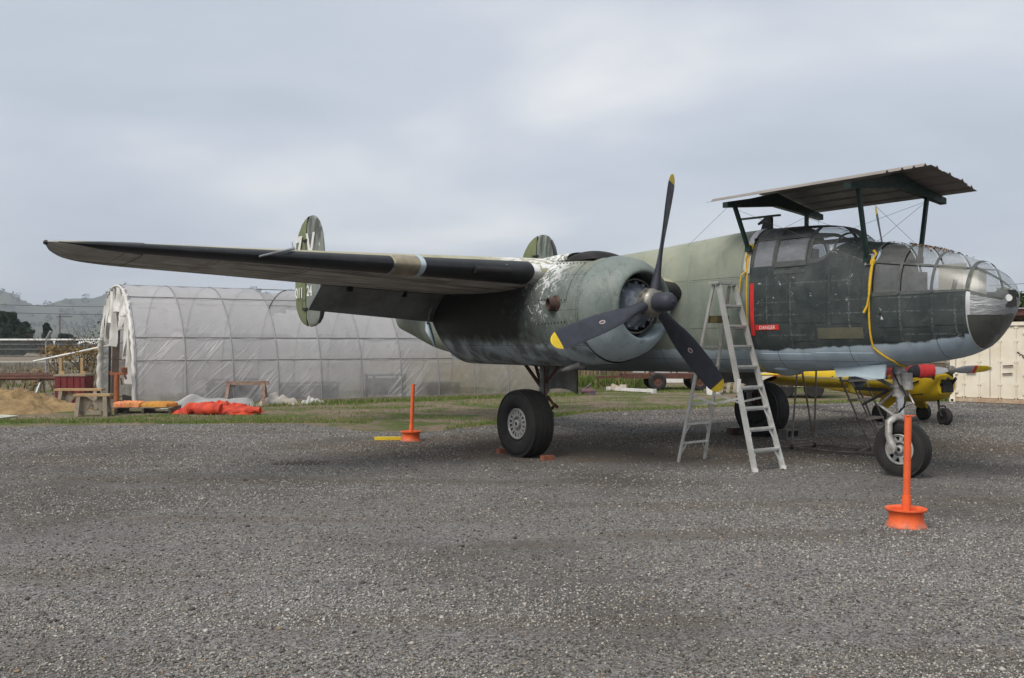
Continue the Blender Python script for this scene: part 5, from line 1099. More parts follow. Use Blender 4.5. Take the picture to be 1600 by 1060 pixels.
for i_, (x0_, y0_, x1_, y1_, r_2, z_, lab_) in enumerate(((-8.75, 25.35, -7.75, 25.0, .15, .15, 'orange netting rolled thick at the front of the heap'), (-7.9, 25.45, -6.75, 25.2, .10, .10, 'thinner orange netting roll trailing right on the grass'))):
    m = MB(); n_ = 26; P_ = []; RR = []
    for k in range(n_):
        t = k / (n_ - 1); P_.append((x0_ + (x1_ - x0_) * t, y0_ + (y1_ - y0_) * t + .05 * math.sin(7 * t + i_), z_ + .02 * math.sin(9 * t))); RR.append(r_2 * (1 + .16 * mnoise.noise(Vector((t * 7, i_, .3))) + .07 * math.sin(19 * t)))
    m.tube(P_, RR, 18); m.v = [(v[0] + .03 * mnoise.noise(Vector(v) * 5), v[1] + .03 * mnoise.noise(Vector(v) * 6 + Vector((5, 0, 0))), max(.005, v[2] + .035 * mnoise.noise(Vector(v) * 7 + Vector((0, 4, 0))))) for v in m.v]
    m.build('net_roll', NET, None, True, 60, label=lab_, category='netting')
cloth('folded_tarp', 'salmon orange tarp folded on the left of the pallet', 'tarp', (-10.35, 25.55), .72, .85, .17, worn('salmon_tarp', (.66, .19, .09), (.62, .27, .09), 2, .5, .6), 5, R(3), .06, .197, .25)
cloth('yellow_cloth', 'mustard yellow cloth crumpled on the right of the pallet', 'cloth', (-9.62, 25.6), .85, .8, .15, worn('mustard_cloth', (.46, .25, .035), (.52, .20, .035), 4, .7, .7), 6, R(-5), .12, .197, .5)
def bench(lab, x, y, w, h, rz):
    T = thing('trestle_bench', lab, 'bench', (x, y, 0), rz, 'grey wooden trestle benches')
    m = MB(); m.box((0, 0, h), (w, .30, .06)); m.build('top_plank', PINE, T, False)
    for sx in (-1, 1):
        for sy in (-.11, .11): m = MB(); m.bar((sx * w * .36, sy, h - .03), (sx * w * .40, sy * 1.5, 0), .10, .06, (0, 1, 0)); m.build('leg', WOOD, T, False)
        m = MB(); m.bar((sx * w * .38, .0, .06), (sx * w * .12, 0, h - .1), .05, .22, (1, 0, 0)); m.build('gusset', WOOD, T, False)
    m = MB(); m.box((0, 0, .10), (w * .8, .05, .10)); m.build('stretcher', WOOD, T, False)
bench('longer trestle bench of grey wood in front of the red bin', -12.55, 27.3, 1.35, .57, R(2)); bench('shorter trestle bench of grey wood left of the pallet', -10.95, 24.6, .92, .56, R(4))
def red_bin():
    T = thing('red_bin', 'dark red steel bin with two upright timber stakes', 'bin', (-14.05, 30.2, 0), R(3)); RD = worn('dark_red_paint', (.20, .025, .028), (.12, .02, .022), 4, .7, .6)
    m = MB(); 
    for y, z in ((-.35, .45), (.35, .45)): m.box((0, y, z), (.92, .05, .84))
    m.box((-.44, 0, .45), (.05, .66, .84)); m.box((.44, 0, .45), (.05, .66, .84)); m.box((0, 0, .10), (.86, .66, .04)); m.build('shell', RD, T, False)
    for x in (-.3, -.1, .1, .3): m = MB(); m.box((x, -.385, .45), (.035, .03, .80)); m.build('rib', RD, T, False)
    m = MB(); m.box((0, 0, .90), (.98, .80, .06)); m.build('timber_lid', WOOD, T, False)
    for x in (-.34, .32): m = MB(); m.box((x, -.2, 1.18), (.08, .10, .55)); m.build('stake', PINE, T, False); m = MB(); m.box((x + .08, -.24, .97), (.10, .06, .12)); m.build('cleat', PINE, T, False)
red_bin()
def pipes():
    T = thing('pipe_stack', 'long rust red steel pipes resting on a low trestle', 'pipes', (-17.6, 32.4, 0), R(2)); 
    for i, (y, z, x0, x1) in enumerate(((0, .80, -5.5, 2.05), (.18, .84, -5.6, 1.5), (-.16, .72, -5.4, 2.6))): m = MB(); m.tube([(x0, y, z - .03), (x1, y, z)], .065, 10); m.build('pipe', RUST, T)
    for x in (-.6, -4.6, 1.4):
        for sy in (-1, 1): m = MB(); m.bar((x, sy * .06, .68), (x - .1, sy * .42, 0), .06, .06); m.build('leg', STEEL, T, False)
        m = MB(); m.bar((x, -.32, .66), (x, .32, .70), .06, .06); m.build('cross_bar', RUST, T, False)
pipes()
def vise_post():
    OP = worn('rusty_orange_paint', (.36, .12, .04), (.22, .075, .035), 8, .8, .7)
    T = thing('vise_post', 'rusty orange iron post with clamp head at the greenhouse door', 'post', (-11.35, 27.0, 0), R(10)); m = MB(); m.tube([(0, 0, .0), (0, 0, 1.02)], .075, 14); m.lathe([(0, .2), (.02, .2), (.03, .07)], (0, 0, 0), (0, 0, 1), 16); m.build('post', OP, T)
    m = MB(); m.box((.05, 0, 1.04), (.42, .12, .07)); m.box((.20, 0, 1.12), (.16, .14, .20)); m.box((-.15, 0, 1.06), (.06, .08, .10)); m.build('clamp_head', OP, T, False)
    m = MB(); m.tube([(.22, -.05, 1.05), (.27, -.06, .88)], .03, 8); m.tube([(.12, -.06, .92), (.16, -.06, .72)], .02, 8); m.lathe([(0, .075), (.02, .06), (.02, 0)], (.22, -.07, 1.14), (0, -1, 0), 14); m.build('handle', RUST, T)
vise_post()
def mound():
    n = NB('damp_sand', .95, .15); n.color(n.mix(n.sm(n.noise(3, 6, .7), .35, .65), (.36, .255, .13), (.23, .155, .08))); n.bump(n.noise(9, 6, .7), .9, .08)
    ph = rng.uniform(0, 6.28, 12); m = MB()
    def fn(t, a):
        r_ = t * (1 + .12 * math.sin(3 * a + ph[0]) + .08 * math.sin(7 * a + ph[1])); x, y = 3.1 * r_ * math.cos(a), 1.5 * r_ * math.sin(a)
        nz_ = Vector((x * 1.3, y * 1.6, 2.0)); h = max(0, (.16 * mnoise.noise(nz_) + .12 * mnoise.noise(nz_ * 2.3) + .07 * mnoise.noise(nz_ * 5.1)) * (1 - t) ** .5 + .62 * (1 - t ** 1.6) * (1 - .12 * x / 3) + (.10 * math.sin(4.1 * x + ph[2]) * math.sin(5.3 * y + ph[3]) + .06 * math.sin(9 * x + ph[4]) * math.sin(11 * y + ph[5]) + .035 * math.sin(21 * x + ph[6]) * math.sin(19 * y)) * (1 - t) ** .4); return (x, y, h * (t < .999) + .002)
    m.grid(fn, lin(0, 1, 70), lin(0, 2 * math.pi, 140)); o = m.build('sand_pile', n.m, None, True, 80, label='loose yellow brown sand heap at the left edge', category='sand'); o.location = (-15.0, 26.6, 0)
mound()
m = MB(); m.box((0, 0, .03), (1.5, .8, .02), Matrix.Rotation(.05, 3, 'Y')); m.box((-.3, .05, .055), (.9, .5, .015), Matrix.Rotation(-.03, 3, 'Y')); o = m.build('metal_sheet', worn('dull_white_sheet', (.55, .54, .47), (.38, .37, .30)), None, False, label='pale flat sheet lying at the foot of the sand heap', category='sheet'); o.location = (-13.6, 24.1, .03); o.rotation_euler = (0, 0, R(-5))
# ================================================================== fence, trees, lines to the left
def fence():
    T = thing('chain_link_fence', 'grey chain link fence with round steel posts and white top rail', 'fence', (0, 52.5, 0))
    xs = [-62, -53, -44, -35, -26.0, -17.0, -8]
    for i, x in enumerate(xs): m = MB(); m.tube([(x, 0, 0), (x, 0, 2.18), (x + .28, -.1, 2.62)], .065, 10); m.build('post', STEEL, T)
    m = MB(); m.tube([(-62, 0, 2.14), (-17, 0, 2.14), (-8, 0, 2.05)], .055, 8); m.build('top_rail', WHITE, T)
    V = []; F = []
    for sgn in (1, -1):
        for k in np.arange(-64, -6, .16):
            a = np.array([k, 0, .03]); b = np.array([k + sgn * 2.1, 0, 2.12]); w = np.array([.006, 0, 0]); o = len(V); V += [a - w, a + w, b + w, b - w]; F.append((o, o + 1, o + 2, o + 3))
    np_mesh('wire_mesh', V, F, STEEL, T, kind='stuff')
fence()

F2 = thing('field_fence', 'low wire fence of thin posts across the far field', 'fence', (0, 76, 0))
for x in range(-70, 40, 7): m = MB(); m.tube([(x, 0, 0), (x, 0, 1.9)], .05, 6); m.build('post', STEEL, F2)
for z in (.5, 1.0, 1.5, 1.9): m = MB(); m.tube([(-75, 0, z), (40, 0, z)], .014, 4); m.build('wire', STEEL, F2)
def tree(name, lab, x, y, h, r_, leaf1, leaf2, n=900, lobes=26, size=.35, conical=False, trunk=.3, grp=None):
    T = thing(name, lab, 'tree', (x, y, 0), 0, grp); cs = []
    for _ in range(lobes):
        t = rng.uniform(.18, 1); rr = r_ * ((1.12 - t) if conical else math.sqrt(max(.08, 1 - (2 * t - 1.05) ** 2))); a = rng.uniform(0, 6.28); d = rr * rng.uniform(.2, .85); q = rr * rng.uniform(.28, .5) + .1
        cs.append((d * math.cos(a), d * math.sin(a), h * t - q * .4, q, q * .75))
    Q, F = blob_cards(cs, n // lobes * 4, size); np_mesh('crown', Q, F, mat_leaf(name + '_leaf', leaf1, leaf2, .3), T)
    m = MB(); m.tube([(0, 0, 0), (.1, 0, h * .35), (0, .1, h * .85)], [trunk, trunk * .7, trunk * .15], 8)
    for k in range(5): a = k * 1.3; m.tube([(0, 0, h * (.25 + .1 * k)), (math.cos(a) * r_ * .6, math.sin(a) * r_ * .6, h * (.42 + .1 * k))], [trunk * .4, trunk * .1], 6)
    m.build('trunk', worn('bark', (.09, .07, .055)), T)
DG = ((.012, .030, .014), (.030, .052, .022))
for i, (x, y, h, r_, lab) in enumerate(((-81.5, 150, 7.0, 3.8, 'taller dark pine at the left end of the far tree clump'), (-77.4, 147, 5.7, 2.9, 'lower broad dark pine beside the taller one beyond the field'))): tree('pine_tree', lab, x, y, h, r_, *DG, n=2600, lobes=34, size=.36, grp='dark pines beyond the field')
tree('pointed_conifer', 'small pointed conifer right of the dark pines', -78.2, 158, 5.2, 1.7, *DG, n=1600, lobes=24, size=.4, conical=True)
tree('round_shrub', 'low round dark shrub beside the distant white shed', -81.5, 172, 4.0, 2.2, *DG, n=1000, lobes=16, size=.4)
tree('green_tree', 'leafy green tree beyond the container at the right edge', 27.5, 51, 4.9, 2.6, (.06, .10, .025), (.11, .14, .05), n=2200, lobes=28, size=.22)
HEDGE = blob_cards([(rng.uniform(-150, 60), rng.uniform(190, 230), rng.uniform(.3, 1.2), rng.uniform(2, 4), rng.uniform(.6, 1.3)) for _ in range(150)], 60, .7)
np_mesh('far_hedge', *HEDGE, mat_leaf('hedge_leaf', (.035, .045, .02), (.06, .065, .03), .1), kind='stuff', label='low dark hedge line at the far end of the field', category='hedge')
def bare_bush():
    T = thing('bare_bush', 'leafless thorny bush with golden leaves beside the greenhouse door', 'bush', (-15.9, 34.6, 0)); m = MB(); r0 = random.Random(5); tips = []
    def br(p, d, l, r_, k):
        q = p + d * l; mid = (p + q) / 2 + Vector((r0.gauss(0, .06), r0.gauss(0, .06), r0.gauss(0, .04))) * l; m.tube([p, mid, q], [r_, r_ * .8, r_ * .6], 5, False)
        if k == 0: tips.append(q); return
        if k < 3: tips.append(q)
        for _ in range(r0.choice((2, 3, 3))): nd_ = (d + Vector((r0.gauss(0, .45), r0.gauss(0, .45), r0.gauss(.03, .35)))).normalized(); br(q, nd_, l * r0.uniform(.6, .85), r_ * .6, k - 1)
    for _ in range(7): br(Vector((r0.uniform(-.5, .5), r0.uniform(-.5, .5), 0)), Vector((r0.gauss(0, .5), r0.gauss(0, .5), 1)).normalized(), r0.uniform(.75, 1.15), .035, 4)
    m.build('branches', worn('bush_bark', (.11, .085, .06)), T)
    lw = [(t.x, t.y, t.z, .18, .16) for t in tips if t.z < 1.75]; Q, F = blob_cards(lw, 7, .05); np_mesh('leaves', Q, F, mat_leaf('golden_leaf', (.34, .20, .06), (.20, .14, .05), 2), T)
    Q, F = blob_cards([(rng.normal(.2, .55), rng.normal(.2, .4), rng.uniform(.9, 2.5), .35, .4) for _ in range(9)], 40, .05); np_mesh('evergreen_leaves', Q, F, mat_leaf('bush_leaf', (.07, .085, .03), (.12, .12, .05), 2), T)
bare_bush()
m = MB(); m.tube([(-16.9, 33.2, 1.28), (-13.2, 33.0, 2.05)], .035, 8); m.tube([(-13.25, 33.0, 0), (-13.2, 33.0, 2.05)], .03, 8); m.build('white_pole', WHITE, None, True, label='thin white pole slanting off the rear of the greenhouse end', category='pole')
for z, lab in ((12.9, 'upper black overhead power line before the hills'), (11.0, 'lower black overhead power line before the hills')):
    m = MB(); P_ = [(-260 + 30 * i, 230, z + (.0015 * (30 * i - 170) ** 2) * .12 - (i * .35)) for i in range(17)]; m.tube(P_, .06, 5); m.build('power_line', DARK, None, True, label=lab, category='power line')
T = thing('utility_pole', 'thin utility pole with crossarm beyond the pines', 'pole', (-126.0, 262, 0)); m = MB(); m.tube([(0, 0, 0), (0, 0, 10.5)], [.2, .13], 8); m.build('shaft', RUST, T); m = MB(); m.box((1.4, 0, 9.6), (4.0, .2, .2)); m.build('crossarm', RUST, T, False)
T = thing('white_shed', 'long low white shed at the far side of the field', 'shed', (-94, 205, 0)); m = MB(); m.box((0, 0, 1.0), (15, 7, 2.0)); m.build('wall', worn('shed_wall', (.5, .5, .48)), T, False)
m = MB(); m.add([(-7.8, -3.9, 2.0), (7.8, -3.9, 2.0), (7.8, 0, 3.0), (-7.8, 0, 3.0), (-7.8, 3.9, 2.0), (7.8, 3.9, 2.0)], [(0, 1, 2, 3), (3, 2, 5, 4), (0, 3, 4), (1, 5, 2)]); m.build('roof', WHITE, T, False)
for i in range(6): m = MB(); m.box((-6 + 2.4 * i, -3.53, 1.0), (1.4, .08, 1.2)); m.build('window', DARK, T, False)

# ================================================================== behind the airplane
def trailer():
    T = thing('flatbed_trailer', 'rusty flatbed trailer with upright stakes behind the bomber', 'trailer', (6.9, 39.2, 0), R(-2))
    for i in range(6): m = MB(); m.box((-1.95 + .77 * i, 0, .66), (.75, 1.8, .05)); m.build('deck_plank', RUST, T, False)
    m = MB()
    for y in (-.88, .88): m.box((0, y, .56), (4.7, .08, .15))
    m.build('chassis', RUST, T, False)
    for x in (-2.25, -1.25, -.15, .95, 1.3, 2.1):
        for y in (-.88, .88): m = MB(); m.box((x, y, 1.25), (.06, .06, 1.2)); m.build('stake', RUST, T, False)
    for y in (-.88, .88): m = MB(); m.box((0, y, 1.82), (4.5, .05, .06)); m.build('side_rail', RUST, T, False)
    for x in (-.95, .75):
        for y in (-1.0, 1.0): W_ = link('wheel', None, T); m = MB(); m.lathe([(-.10, .18), (-.11, .30), (-.07, .36), (.07, .36), (.11, .30), (.10, .18)], (x, y, .365), (0, 1, 0), 24); m.build('tyre', BLACKRUB, W_); m = MB(); m.lathe([(-.09, .19), (-.05, .12), (-.06, .05), (-.06, 0)], (x, y, .365), (0, 1, 0), 20); m.build('rim', RUST, W_)
    m = MB(); m.bar((-2.3, 0, .55), (-3.4, 0, .50), .08, .10); m.tube([(-3.3, 0, .5), (-3.3, 0, .0)], .03, 8); m.build('drawbar', RUST, T, False)
trailer()
m = MB(); m.box((0, 0, .14), (.34, .25, .24), Matrix.Rotation(.4, 3, 'Y')); m.box((.32, .05, .13), (.24, .2, .26)); o = m.build('scrap_boxes', worn('pinkish_scrap', (.50, .38, .32), (.62, .58, .52), 4, .9), None, False, label='pale scrap boxes lying left of the trailer wheel', category='scrap'); o.location = (4.15, 37.8, 0)
for i, (x, y, l, rz, lab) in enumerate(((4.62, 37.3, 2.25, R(-50), 'upper white box beam lying on grass before the trailer'), (4.78, 37.0, 2.2, R(-50), 'lower white box beam lying on grass before the trailer'))):
    m = MB(); m.box((0, 0, .09), (l, .12, .12)); 
    for sx in (-1, 1): m.box((sx * (l / 2 - .03), 0, .085), (.05, .22, .17))
    o = m.build('white_beam', WHITE, None, False, label=lab, category='beam', group='white beams on the grass'); o.location = (x, y, 0); o.rotation_euler = (0, 0, rz)
T = thing('storage_building', 'long white windowless storage building behind the trailer', 'building', (9.6, 48.5, 0), R(-3))
for i in range(8): m = MB(); m.box((-6.6 + 1.6 * i, 0, 1.45), (1.585, 5, 2.9 - .02 * (i % 2))); m.build('wall_panel', WHITE, T, False)
m = MB(); m.add([(-7.6, -2.8, 2.9), (6.0, -2.8, 2.9), (6.0, 0, 3.5), (-7.6, 0, 3.5), (-7.6, 2.8, 2.9), (6.0, 2.8, 2.9)], [(0, 1, 2, 3), (3, 2, 5, 4), (0, 3, 4), (1, 5, 2)]); m.build('roof', STEEL, T, False)
m = MB(); m.tube([(0, 0, 0), (0, 0, 1.95)], .04, 8); m.lathe([(0, .06), (.05, .03), (.06, 0)], (0, 0, 1.95), (0, 0, 1), 10); o = m.build('fence_post', STEEL, None, True, label='single grey steel post in front of the dry reeds', category='post'); o.location = (4.05, 43.4, 0)
# greenhouse corner clutter
BLUE = worn('blue_paint', (.03, .15, .42), (.03, .10, .28), 5, .6, .5); q = GH0 + GU * (GL + .12) - GV * .05
m = MB(); m.box((0, 0, .65), (.08, .08, 1.3)); m.box((0, -.05, .03), (.2, .2, .06)); o = m.build('blue_post', BLUE, None, False, label='bright blue post at the right corner of the greenhouse', category='post'); o.location = (q[0], q[1], 0)
m = MB(); m.lathe([(-.3, .0), (-.3, .10), (.1, .10), (.12, .06), (.25, .06), (.25, 0)], (.0, 0, .14), (1, .2, 0), 16); m.box((.05, 0, .05), (.4, .2, .1)); m.tube([(-.2, 0, .2), (.1, 0, .42)], .03, 8); o = m.build('water_pump', worn('rusty_pump', (.20, .07, .055), (.06, .08, .14), 6, .9), None, True, label='small rusty pump by the blue post at the greenhouse corner', category='pump'); o.location = (q[0] + .45, q[1] - .35, 0)
# pallets and drum behind the far main wheel
T = thing('leaning_pallet', 'grey wooden pallet leaning behind the far main wheel', 'pallet', (8.35, 36.5, 0), R(-8))
for i in range(7): m = MB(); m.bar((-.75 + .25 * i, -.25, .02), (-.60 + .25 * i, .25, .85), .13, .025, (0, 1, 0)); m.build('slat', WOOD, T, False)
for z in (.12, .75): m = MB(); m.box((0, -.2 + .5 * z / .85, z), (1.8, .06, .07)); m.build('stringer', WOOD, T, False)
m = MB(); m.lathe([(0, 0), (0, .26), (.30, .28), (.33, .26), (.60, .28), (.63, .26), (.9, .27), (.93, .24), (.93, 0)], (0, 0, 0), (0, 0, 1), 24); o = m.build('plastic_drum', WHITE, None, True, label='white plastic drum standing left of the leaning pallet', category='drum'); o.location = (7.55, 35.2, 0)
T = thing('box_trailer', 'cream and yellow box trailer parked behind the yellow airplane', 'trailer', (10.05, 33.9, 0), R(-6)); CRM = worn('cream_paint', (.70, .66, .55), (.58, .53, .43), 2, .7, .6)
m = MB(); m.box((-.42, 0, 1.25), (1.5, 2.2, 1.7)); m.build('front_body', CRM, T, False); m = MB(); m.box((.84, 0, 1.25), (1.0, 2.16, 1.66)); m.build('rear_body', YEL, T, False)
m = MB(); m.box((-.45, -1.16, .78), (.7, .12, .38)); m.build('tool_box', REDP, T, False)
for x in (-.4, .6): m = MB(); m.lathe([(-.1, .18), (-.1, .3), (-.06, .34), (.06, .34), (.1, .3), (.1, .18), (.1, 0)], (x, -1.0, .345), (0, -1, 0), 20); m.build('wheel', BLACKRUB, T)
# ---- yellow light airplane
def yellow_plane():
    AY = R(-70); T = thing('yellow_airplane', 'small yellow low-wing airplane with red and black engine cover', 'airplane', (9.62, 23.05, 0), AY)
    YP = worn('airplane_yellow', (.74, .51, .012), (.60, .40, .015), 1.5, .6, .5)
    FXs = [-4.9, -4.0, -2.5, -1.0, 0.0, .7, 1.15, 1.32]; W_ = pchip(FXs, [.06, .14, .27, .36, .40, .39, .33, .26]); ZB = pchip(FXs, [.86, .78, .64, .54, .50, .52, .60, .72]); ZT = pchip(FXs, [1.15, 1.18, 1.24, 1.30, 1.34, 1.30, 1.22, 1.16])
    def fs(x, a): n_ = 2.8; t = R(a); c, s_ = math.cos(t), math.sin(t); return (x, W_(x) * math.copysign(abs(c) ** (2 / n_), c), (ZB(x) + ZT(x)) / 2 + (ZT(x) - ZB(x)) / 2 * math.copysign(abs(s_) ** (2 / n_), s_))
    m = MB(); m.grid(fs, seq(-4.9, 1.32, .16), lin(0, 360, 33)); m.add([fs(1.32, a) for a in lin(0, 360, 17)[:-1]], [tuple(range(16))]); m.build('fuselage', YP, T, True, 50)
    for s in (-1,):
        def wp(y, q): a = abs(y); c = q * q; tip = max(0, (a - 3.0) / 1.0); le = .62 - .25 * tip ** 2.5; te = -.95 + .75 * tip ** 2.2; ch = le - te; return (le - c * ch, s * a, .92 + .045 * a * (1 if a > .4 else 0) + .04 * tip ** 2 + (math.copysign(naca(c, .15), q)) * ch - .12 * c)
        m = MB(); m.grid(wp, seq(.2, 3.0, .2) + seq(3.08, 3.98, .06), lin(-1, 1, 33)); m.build('wing', YP, T, True, 60)
    m = MB(); m.grid(lambda y, q: (-4.2 - .1 * abs(y) - q * q * (.75 - .12 * abs(y)), y, 1.02 + math.copysign(naca(q * q, .1), q) * .7), lin(-1.3, 1.3, 15), lin(-1, 1, 17)); m.build('tailplane', YP, T)
    m = MB(); m.grid(lambda z, q: (-4.05 - .35 * (z - 1.1) - q * q * (.95 - .35 * (z - 1.1)), math.copysign(naca(q * q, .1), q) * .7, z), lin(1.05, 1.85, 9), lin(-1, 1, 17)); m.build('tail_fin', CRM, T)
    # engine cover: draped cloth, red with black ends
    BLK = worn('black_cover_cloth', (.018, .018, .02), (.03, .03, .034), 5, .6, .7); 
    def cv(x, a): t = R(a); r_ = .40 + .02 * math.sin(9 * x + 4 * t); z0 = 1.10; top = .30 - .10 * max(0, x - .4) ; return (x, r_ * math.cos(t) * (1 - .25 * max(0, x - .2)), z0 + (.30 if x < .1 else top) * math.sin(t) ** .8 - .05 * (abs(math.cos(t)) ** 6))
    for nm, a, b, mt in (('cover_flap', -.75, -.35, BLK), ('cover_cloth', -.35, .48, REDP), ('cover_flap', .48, 1.25, BLK)): m = MB(); m.grid(cv, seq(a, b, .08), lin(0, 180, 25)); m.build(nm, mt, T, True, 80)
    m = MB(); m.box((1.30, 0, .92), (.16, .30, .30)); m.tube([(1.2, -.2, .85), (1.5, -.1, 1.1)], .035, 8); m.tube([(1.2, .2, .85), (1.5, .1, 1.1)], .035, 8); m.build('engine', SOOTY, T)
    # propeller
    GREYB = worn('grey_blade', (.26, .27, .28), (.36, .37, .38), 5, .7, .4); m = MB(); m.lathe([(1.38, .05), (1.42, .10), (1.50, .10), (1.54, .05), (1.55, 0)], (0, 0, 1.29), (1, 0, 0), 16); P = m.build('propeller', HUBM, T)
    for s in (-1, 1):
        m = MB(); R_ = [.06, .15, .3, .5, .62, .66, .72, .76, .95, 1.08, 1.15, 1.19]; hw = pchip(R_, [.04, .06, .095, .105, .105, .104, .103, .10, .09, .075, .05, .012]); vs = []; nn = 12
        for f in R_:
            for k in range(nn): an = 2 * math.pi * k / nn; vs.append((1.46 + (.018 - .008 * f) * math.sin(an) + .5 * hw(f) * math.cos(an), s * f, 1.29 + .06 * f * s * 0 + .02 * s * f + .86 * hw(f) * math.cos(an) * s))
        m.v = [tuple(p) for p in vs]
        for i in range(len(R_) - 1):
            for k in range(nn): m.f.append((i*nn+k, i*nn+(k+1)%nn, (i+1)*nn+(k+1)%nn, (i+1)*nn+k)); m.mi.append(0 if R_[i] < .66 else (1 if R_[i] < .75 else 2))
        m.build('blade', [GREYB, REDP, YEL], P, True, 60)
        if s < 0:
            for nm_, mt_, pf_ in (('blade_cover', REDP, [(.50, .10), (.53, .135), (.7, .15), (.9, .155), (.98, .15)]), ('blade_cover_end', BLK, [(.98, .152), (1.08, .14), (1.17, .11), (1.22, .05), (1.23, 0)])):
                mm = MB(); mm.lathe(pf_, (1.46, 0, 1.29), (0, -1, -.02), 18); mm.v = [(1.46 + (v[0] - 1.46) * .55 + .012 * math.sin(v[1] * 31), v[1], v[2] + .012 * math.sin(v[1] * 23 + v[0] * 17)) for v in mm.v]; mm.build(nm_, mt_, P)
    for (x, y, r_) in ((1.22, .05, .20), (-.1, -.68, .21), (-.1, .68, .21)):
        wl = link('wheel', None, T); m = MB(); m.lathe([(-.06, r_ * .45), (-.075, r_ * .8), (-.045, r_), (.045, r_), (.075, r_ * .8), (.06, r_ * .45)], (x, y, r_), (0, 1, 0), 24); m.build('tyre', BLACKRUB, wl); m = MB(); m.lathe([(-.055, r_ * .48), (-.05, .03), (-.06, 0)], (x, y, r_), (0, 1, 0), 16); m.lathe([(.055, r_ * .48), (.05, .03), (.06, 0)], (x, y, r_), (0, 1, 0), 16); m.build('rim', DARK, wl)
    m = MB(); m.tube([(1.02, .05, .62), (1.14, -.04, .40), (1.22, -.04, .20)], .028, 8); m.tube([(1.14, -.04, .44), (1.14, .14, .44), (1.22, .14, .2)], .022, 8); m.build('nose_gear_leg', DARK, T)
    for s in (-1, 1): m = MB(); m.add([(.25, s * .3, .62), (-.35, s * .3, .62), (-.22, s * .66, .26), (.05, s * .66, .26), (.25, s * .36, .62), (-.35, s * .36, .62), (-.22, s * .70, .26), (.05, s * .70, .26)], [(0,1,2,3), (7,6,5,4), (0,4,5,1), (1,5,6,2), (2,6,7,3), (3,7,4,0)]); m.build('gear_fairing', YP, T, False)
    m = MB(); m.tube([(.0, -.44, .70), (.9, -.42, 1.02)], .02, 6); m.tube([(.2, -.44, .62), (1.0, -.40, .72)], .015, 6); m.build('hose', SOOTY, T)
    BLKP = worn('black_lettering', (.015, .015, .016), (.02, .02, .02), 5, .3, .6, bump=0)
    p0, p1 = Vector((-2.35, -(W_(-2.35) + .012), .80)), Vector((-1.5, -(W_(-1.5) + .012), .78)); text_mesh('lettering', 'N5', .34, BLKP, T, p0, p1 - p0, (0, 0, 1), 1.15, 0, .008)
    m = MB(); m.box((-.25, -.55, 1.05), (.5, .02, .30), Matrix.Rotation(.4, 3, 'Y')); m.build('grey_panel', worn('slate_panel', (.085, .095, .115)), T, False)
yellow_plane()
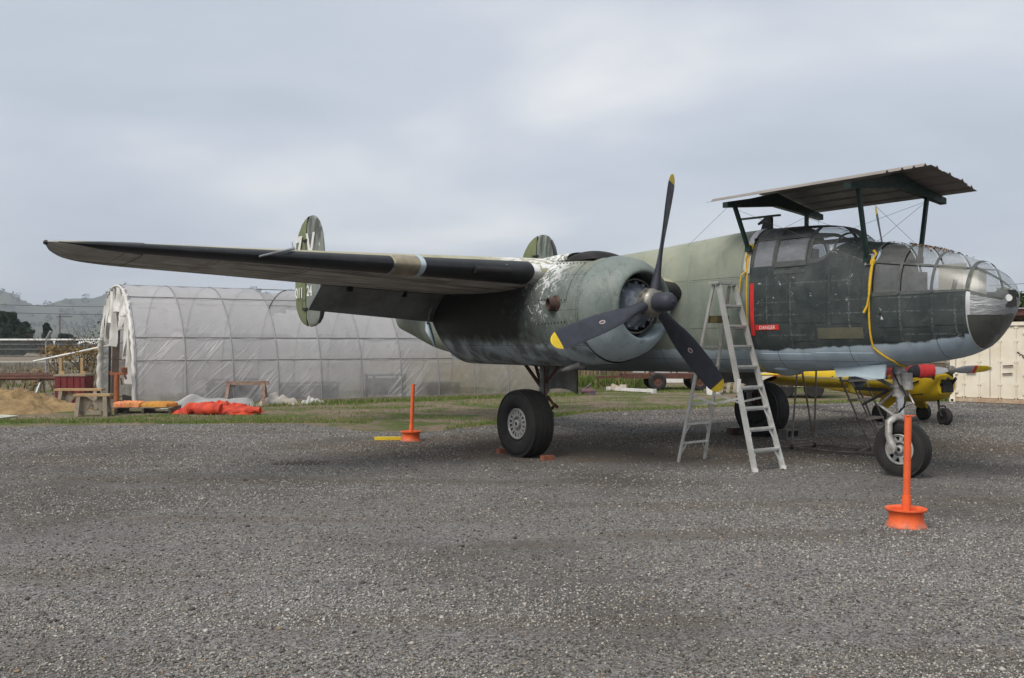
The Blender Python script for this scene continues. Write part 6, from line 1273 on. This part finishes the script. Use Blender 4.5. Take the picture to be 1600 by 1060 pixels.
# ---- shipping container, carport roof, sheds
def container():
    e = math.atan2(-.73, .685); T = thing('shipping_container', 'cream shipping container with locked end doors and rusty sill', 'container', (14.39, 30.87, 0), e)
    CC = worn('container_cream', (.80, .75, .63), (.68, .61, .48), 1.6, .7, .6); Wd, Hh, Dp = 2.44, 2.59, 6.06
    m = MB(); m.box((Wd / 2, Dp / 2 + .06, Hh / 2 + .05), (Wd - .1, Dp - .1, Hh - .1)); m.build('body', CC, T, False)
    for x in (.08, Wd - .08):
        m = MB(); m.box((x, .05, Hh / 2), (.16, .16, Hh)); m.build('corner_post', CC, T, False)
        for z in (.06, Hh - .06): m = MB(); m.box((x, .035, z), (.18, .19, .12)); m.build('corner_casting', CC, T, False); m = MB(); m.lathe([(0, .045), (.003, .045), (.004, 0)], (x, -.062, z), (0, -1, 0), 12); m.build('casting_hole', SOOTY, T)
    for z, mt in ((.09, worn('rusty_sill', (.34, .20, .12), (.52, .44, .32), 5, .9, .8)), (Hh - .06, CC)): m = MB(); m.box((Wd / 2, .05, z), (Wd - .34, .14, .13 if z < 1 else .11)); m.build('door_sill' if z < 1 else 'door_header', mt, T, False)
    for k in range(2):
        x0 = .17 + k * 1.055; m = MB(); m.box((x0 + .52, .07, Hh / 2 + .02), (1.035, .05, Hh - .30)); m.build('door', CC, T, False); D = col.objects[-1] if False else None
    for x in (.42, .90, 1.52, 2.0):
        m = MB(); m.tube([(x, .02, .12), (x, .02, Hh - .10)], .020, 8); m.build('lock_bar', CC, T)
        for z in (.16, .62, 1.35, 2.0, Hh - .16): m = MB(); m.box((x, .035, z), (.11, .04, .07)); m.build('bar_keeper', RUST if z < .3 else CC, T, False)
    for x, z in ((.5, .95), (.98, 1.12), (1.6, .95), (1.62, 1.2)): m = MB(); m.bar((x, -.005, z), (x + .30, -.005, z + .02), .025, .035); m.build('door_handle', RUST, T, False)
    for x in (.19, Wd - .19):
        for z in (.35, .95, 1.6, 2.25): m = MB(); m.box((x, .03, z), (.10, .06, .09)); m.build('hinge', CC, T, False)
    for k in range(18): m = MB(); m.box((.0 - .0, .35 + .32 * k, Hh / 2), (.05, .16, Hh - .35)); m.build('side_rib', CC, T, False)
    # worn dark stencil scrawl and red placard on the right door
    m = MB()
    for i in range(16): m.box((2.02 + .018 * i + rng.normal(0, .01), -.002 + .04, 1.62 - .012 * i + rng.normal(0, .02)), (.03, .012, .025))
    m.build('stencil_mark', DARK, T, False); m = MB(); m.box((2.36, -.04, 1.36), (.12, .01, .26)); m.build('placard', REDP, T, False)
container()
T = thing('carport_roof', 'dark red brown carport roof on posts beyond the container', 'carport', (18.9, 33.6, 0), math.atan2(-.73, .685)); DRB = worn('maroon_fascia', (.10, .035, .03), (.06, .022, .02), 3, .7, .7)
m = MB(); m.box((1.5, 2.0, 3.02), (7.6, 6.0, .22)); m.build('roof_slab', DRB, T, False); m = MB(); m.box((1.5, 2.0, 3.155), (7.8, 6.2, .04)); m.build('roof_sheet', STEEL, T, False)
for x, y in ((-2.1, 4.7), (5.1, -.8), (5.1, 4.7), (-2.1, -.8)): m = MB(); m.box((x, y, 1.45), (.14, .14, 2.9)); m.build('post', DRB, T, False)
T = thing('timber_stack', 'stack of brown timber planks left of the container', 'timber', (14.6, 34.5, 0), R(-20)); 
for z in range(9):
    for y in range(2): m = MB(); m.box((.03 * ((z * 7) % 3), .5 * y, .11 + .17 * z), (2.4, .44, .14)); m.build('plank', WOOD if z % 3 else worn('dark_plank', (.16, .12, .09)), T, False)
T = thing('white_office', 'plain white portable office beyond the yellow airplane', 'building', (13.3, 41.5, 0), R(-4)); m = MB(); m.box((0, 0, 1.35), (5.2, 2.6, 2.5)); m.build('wall', WHITE, T, False); m = MB(); m.box((0, 0, 2.66), (5.5, 2.9, .10)); m.build('roof', STEEL, T, False)
for x in (-1.7, 1.3): m = MB(); m.box((x, -1.31, 1.5), (.9, .05, .9)); m.build('window', DARK, T, False)
# ================================================================== air
def haze():
    mt = bpy.data.materials.new('haze_air'); mt.use_nodes = True; nt = mt.node_tree; nt.nodes.clear(); o = nt.nodes.new('ShaderNodeOutputMaterial'); v = nt.nodes.new('ShaderNodeVolumePrincipled')
    v.inputs['Color'].default_value = (.80, .87, .96, 1); v.inputs['Density'].default_value = .00026; v.inputs['Anisotropy'].default_value = 0.0; nt.links.new(v.outputs[0], o.inputs['Volume'])
    m = MB(); m.box((0, 0, 76), (7400, 7400, 154)); b = m.build('haze', mt, None, False, kind='stuff', label='thin pale haze over the whole place', category='haze')
haze()
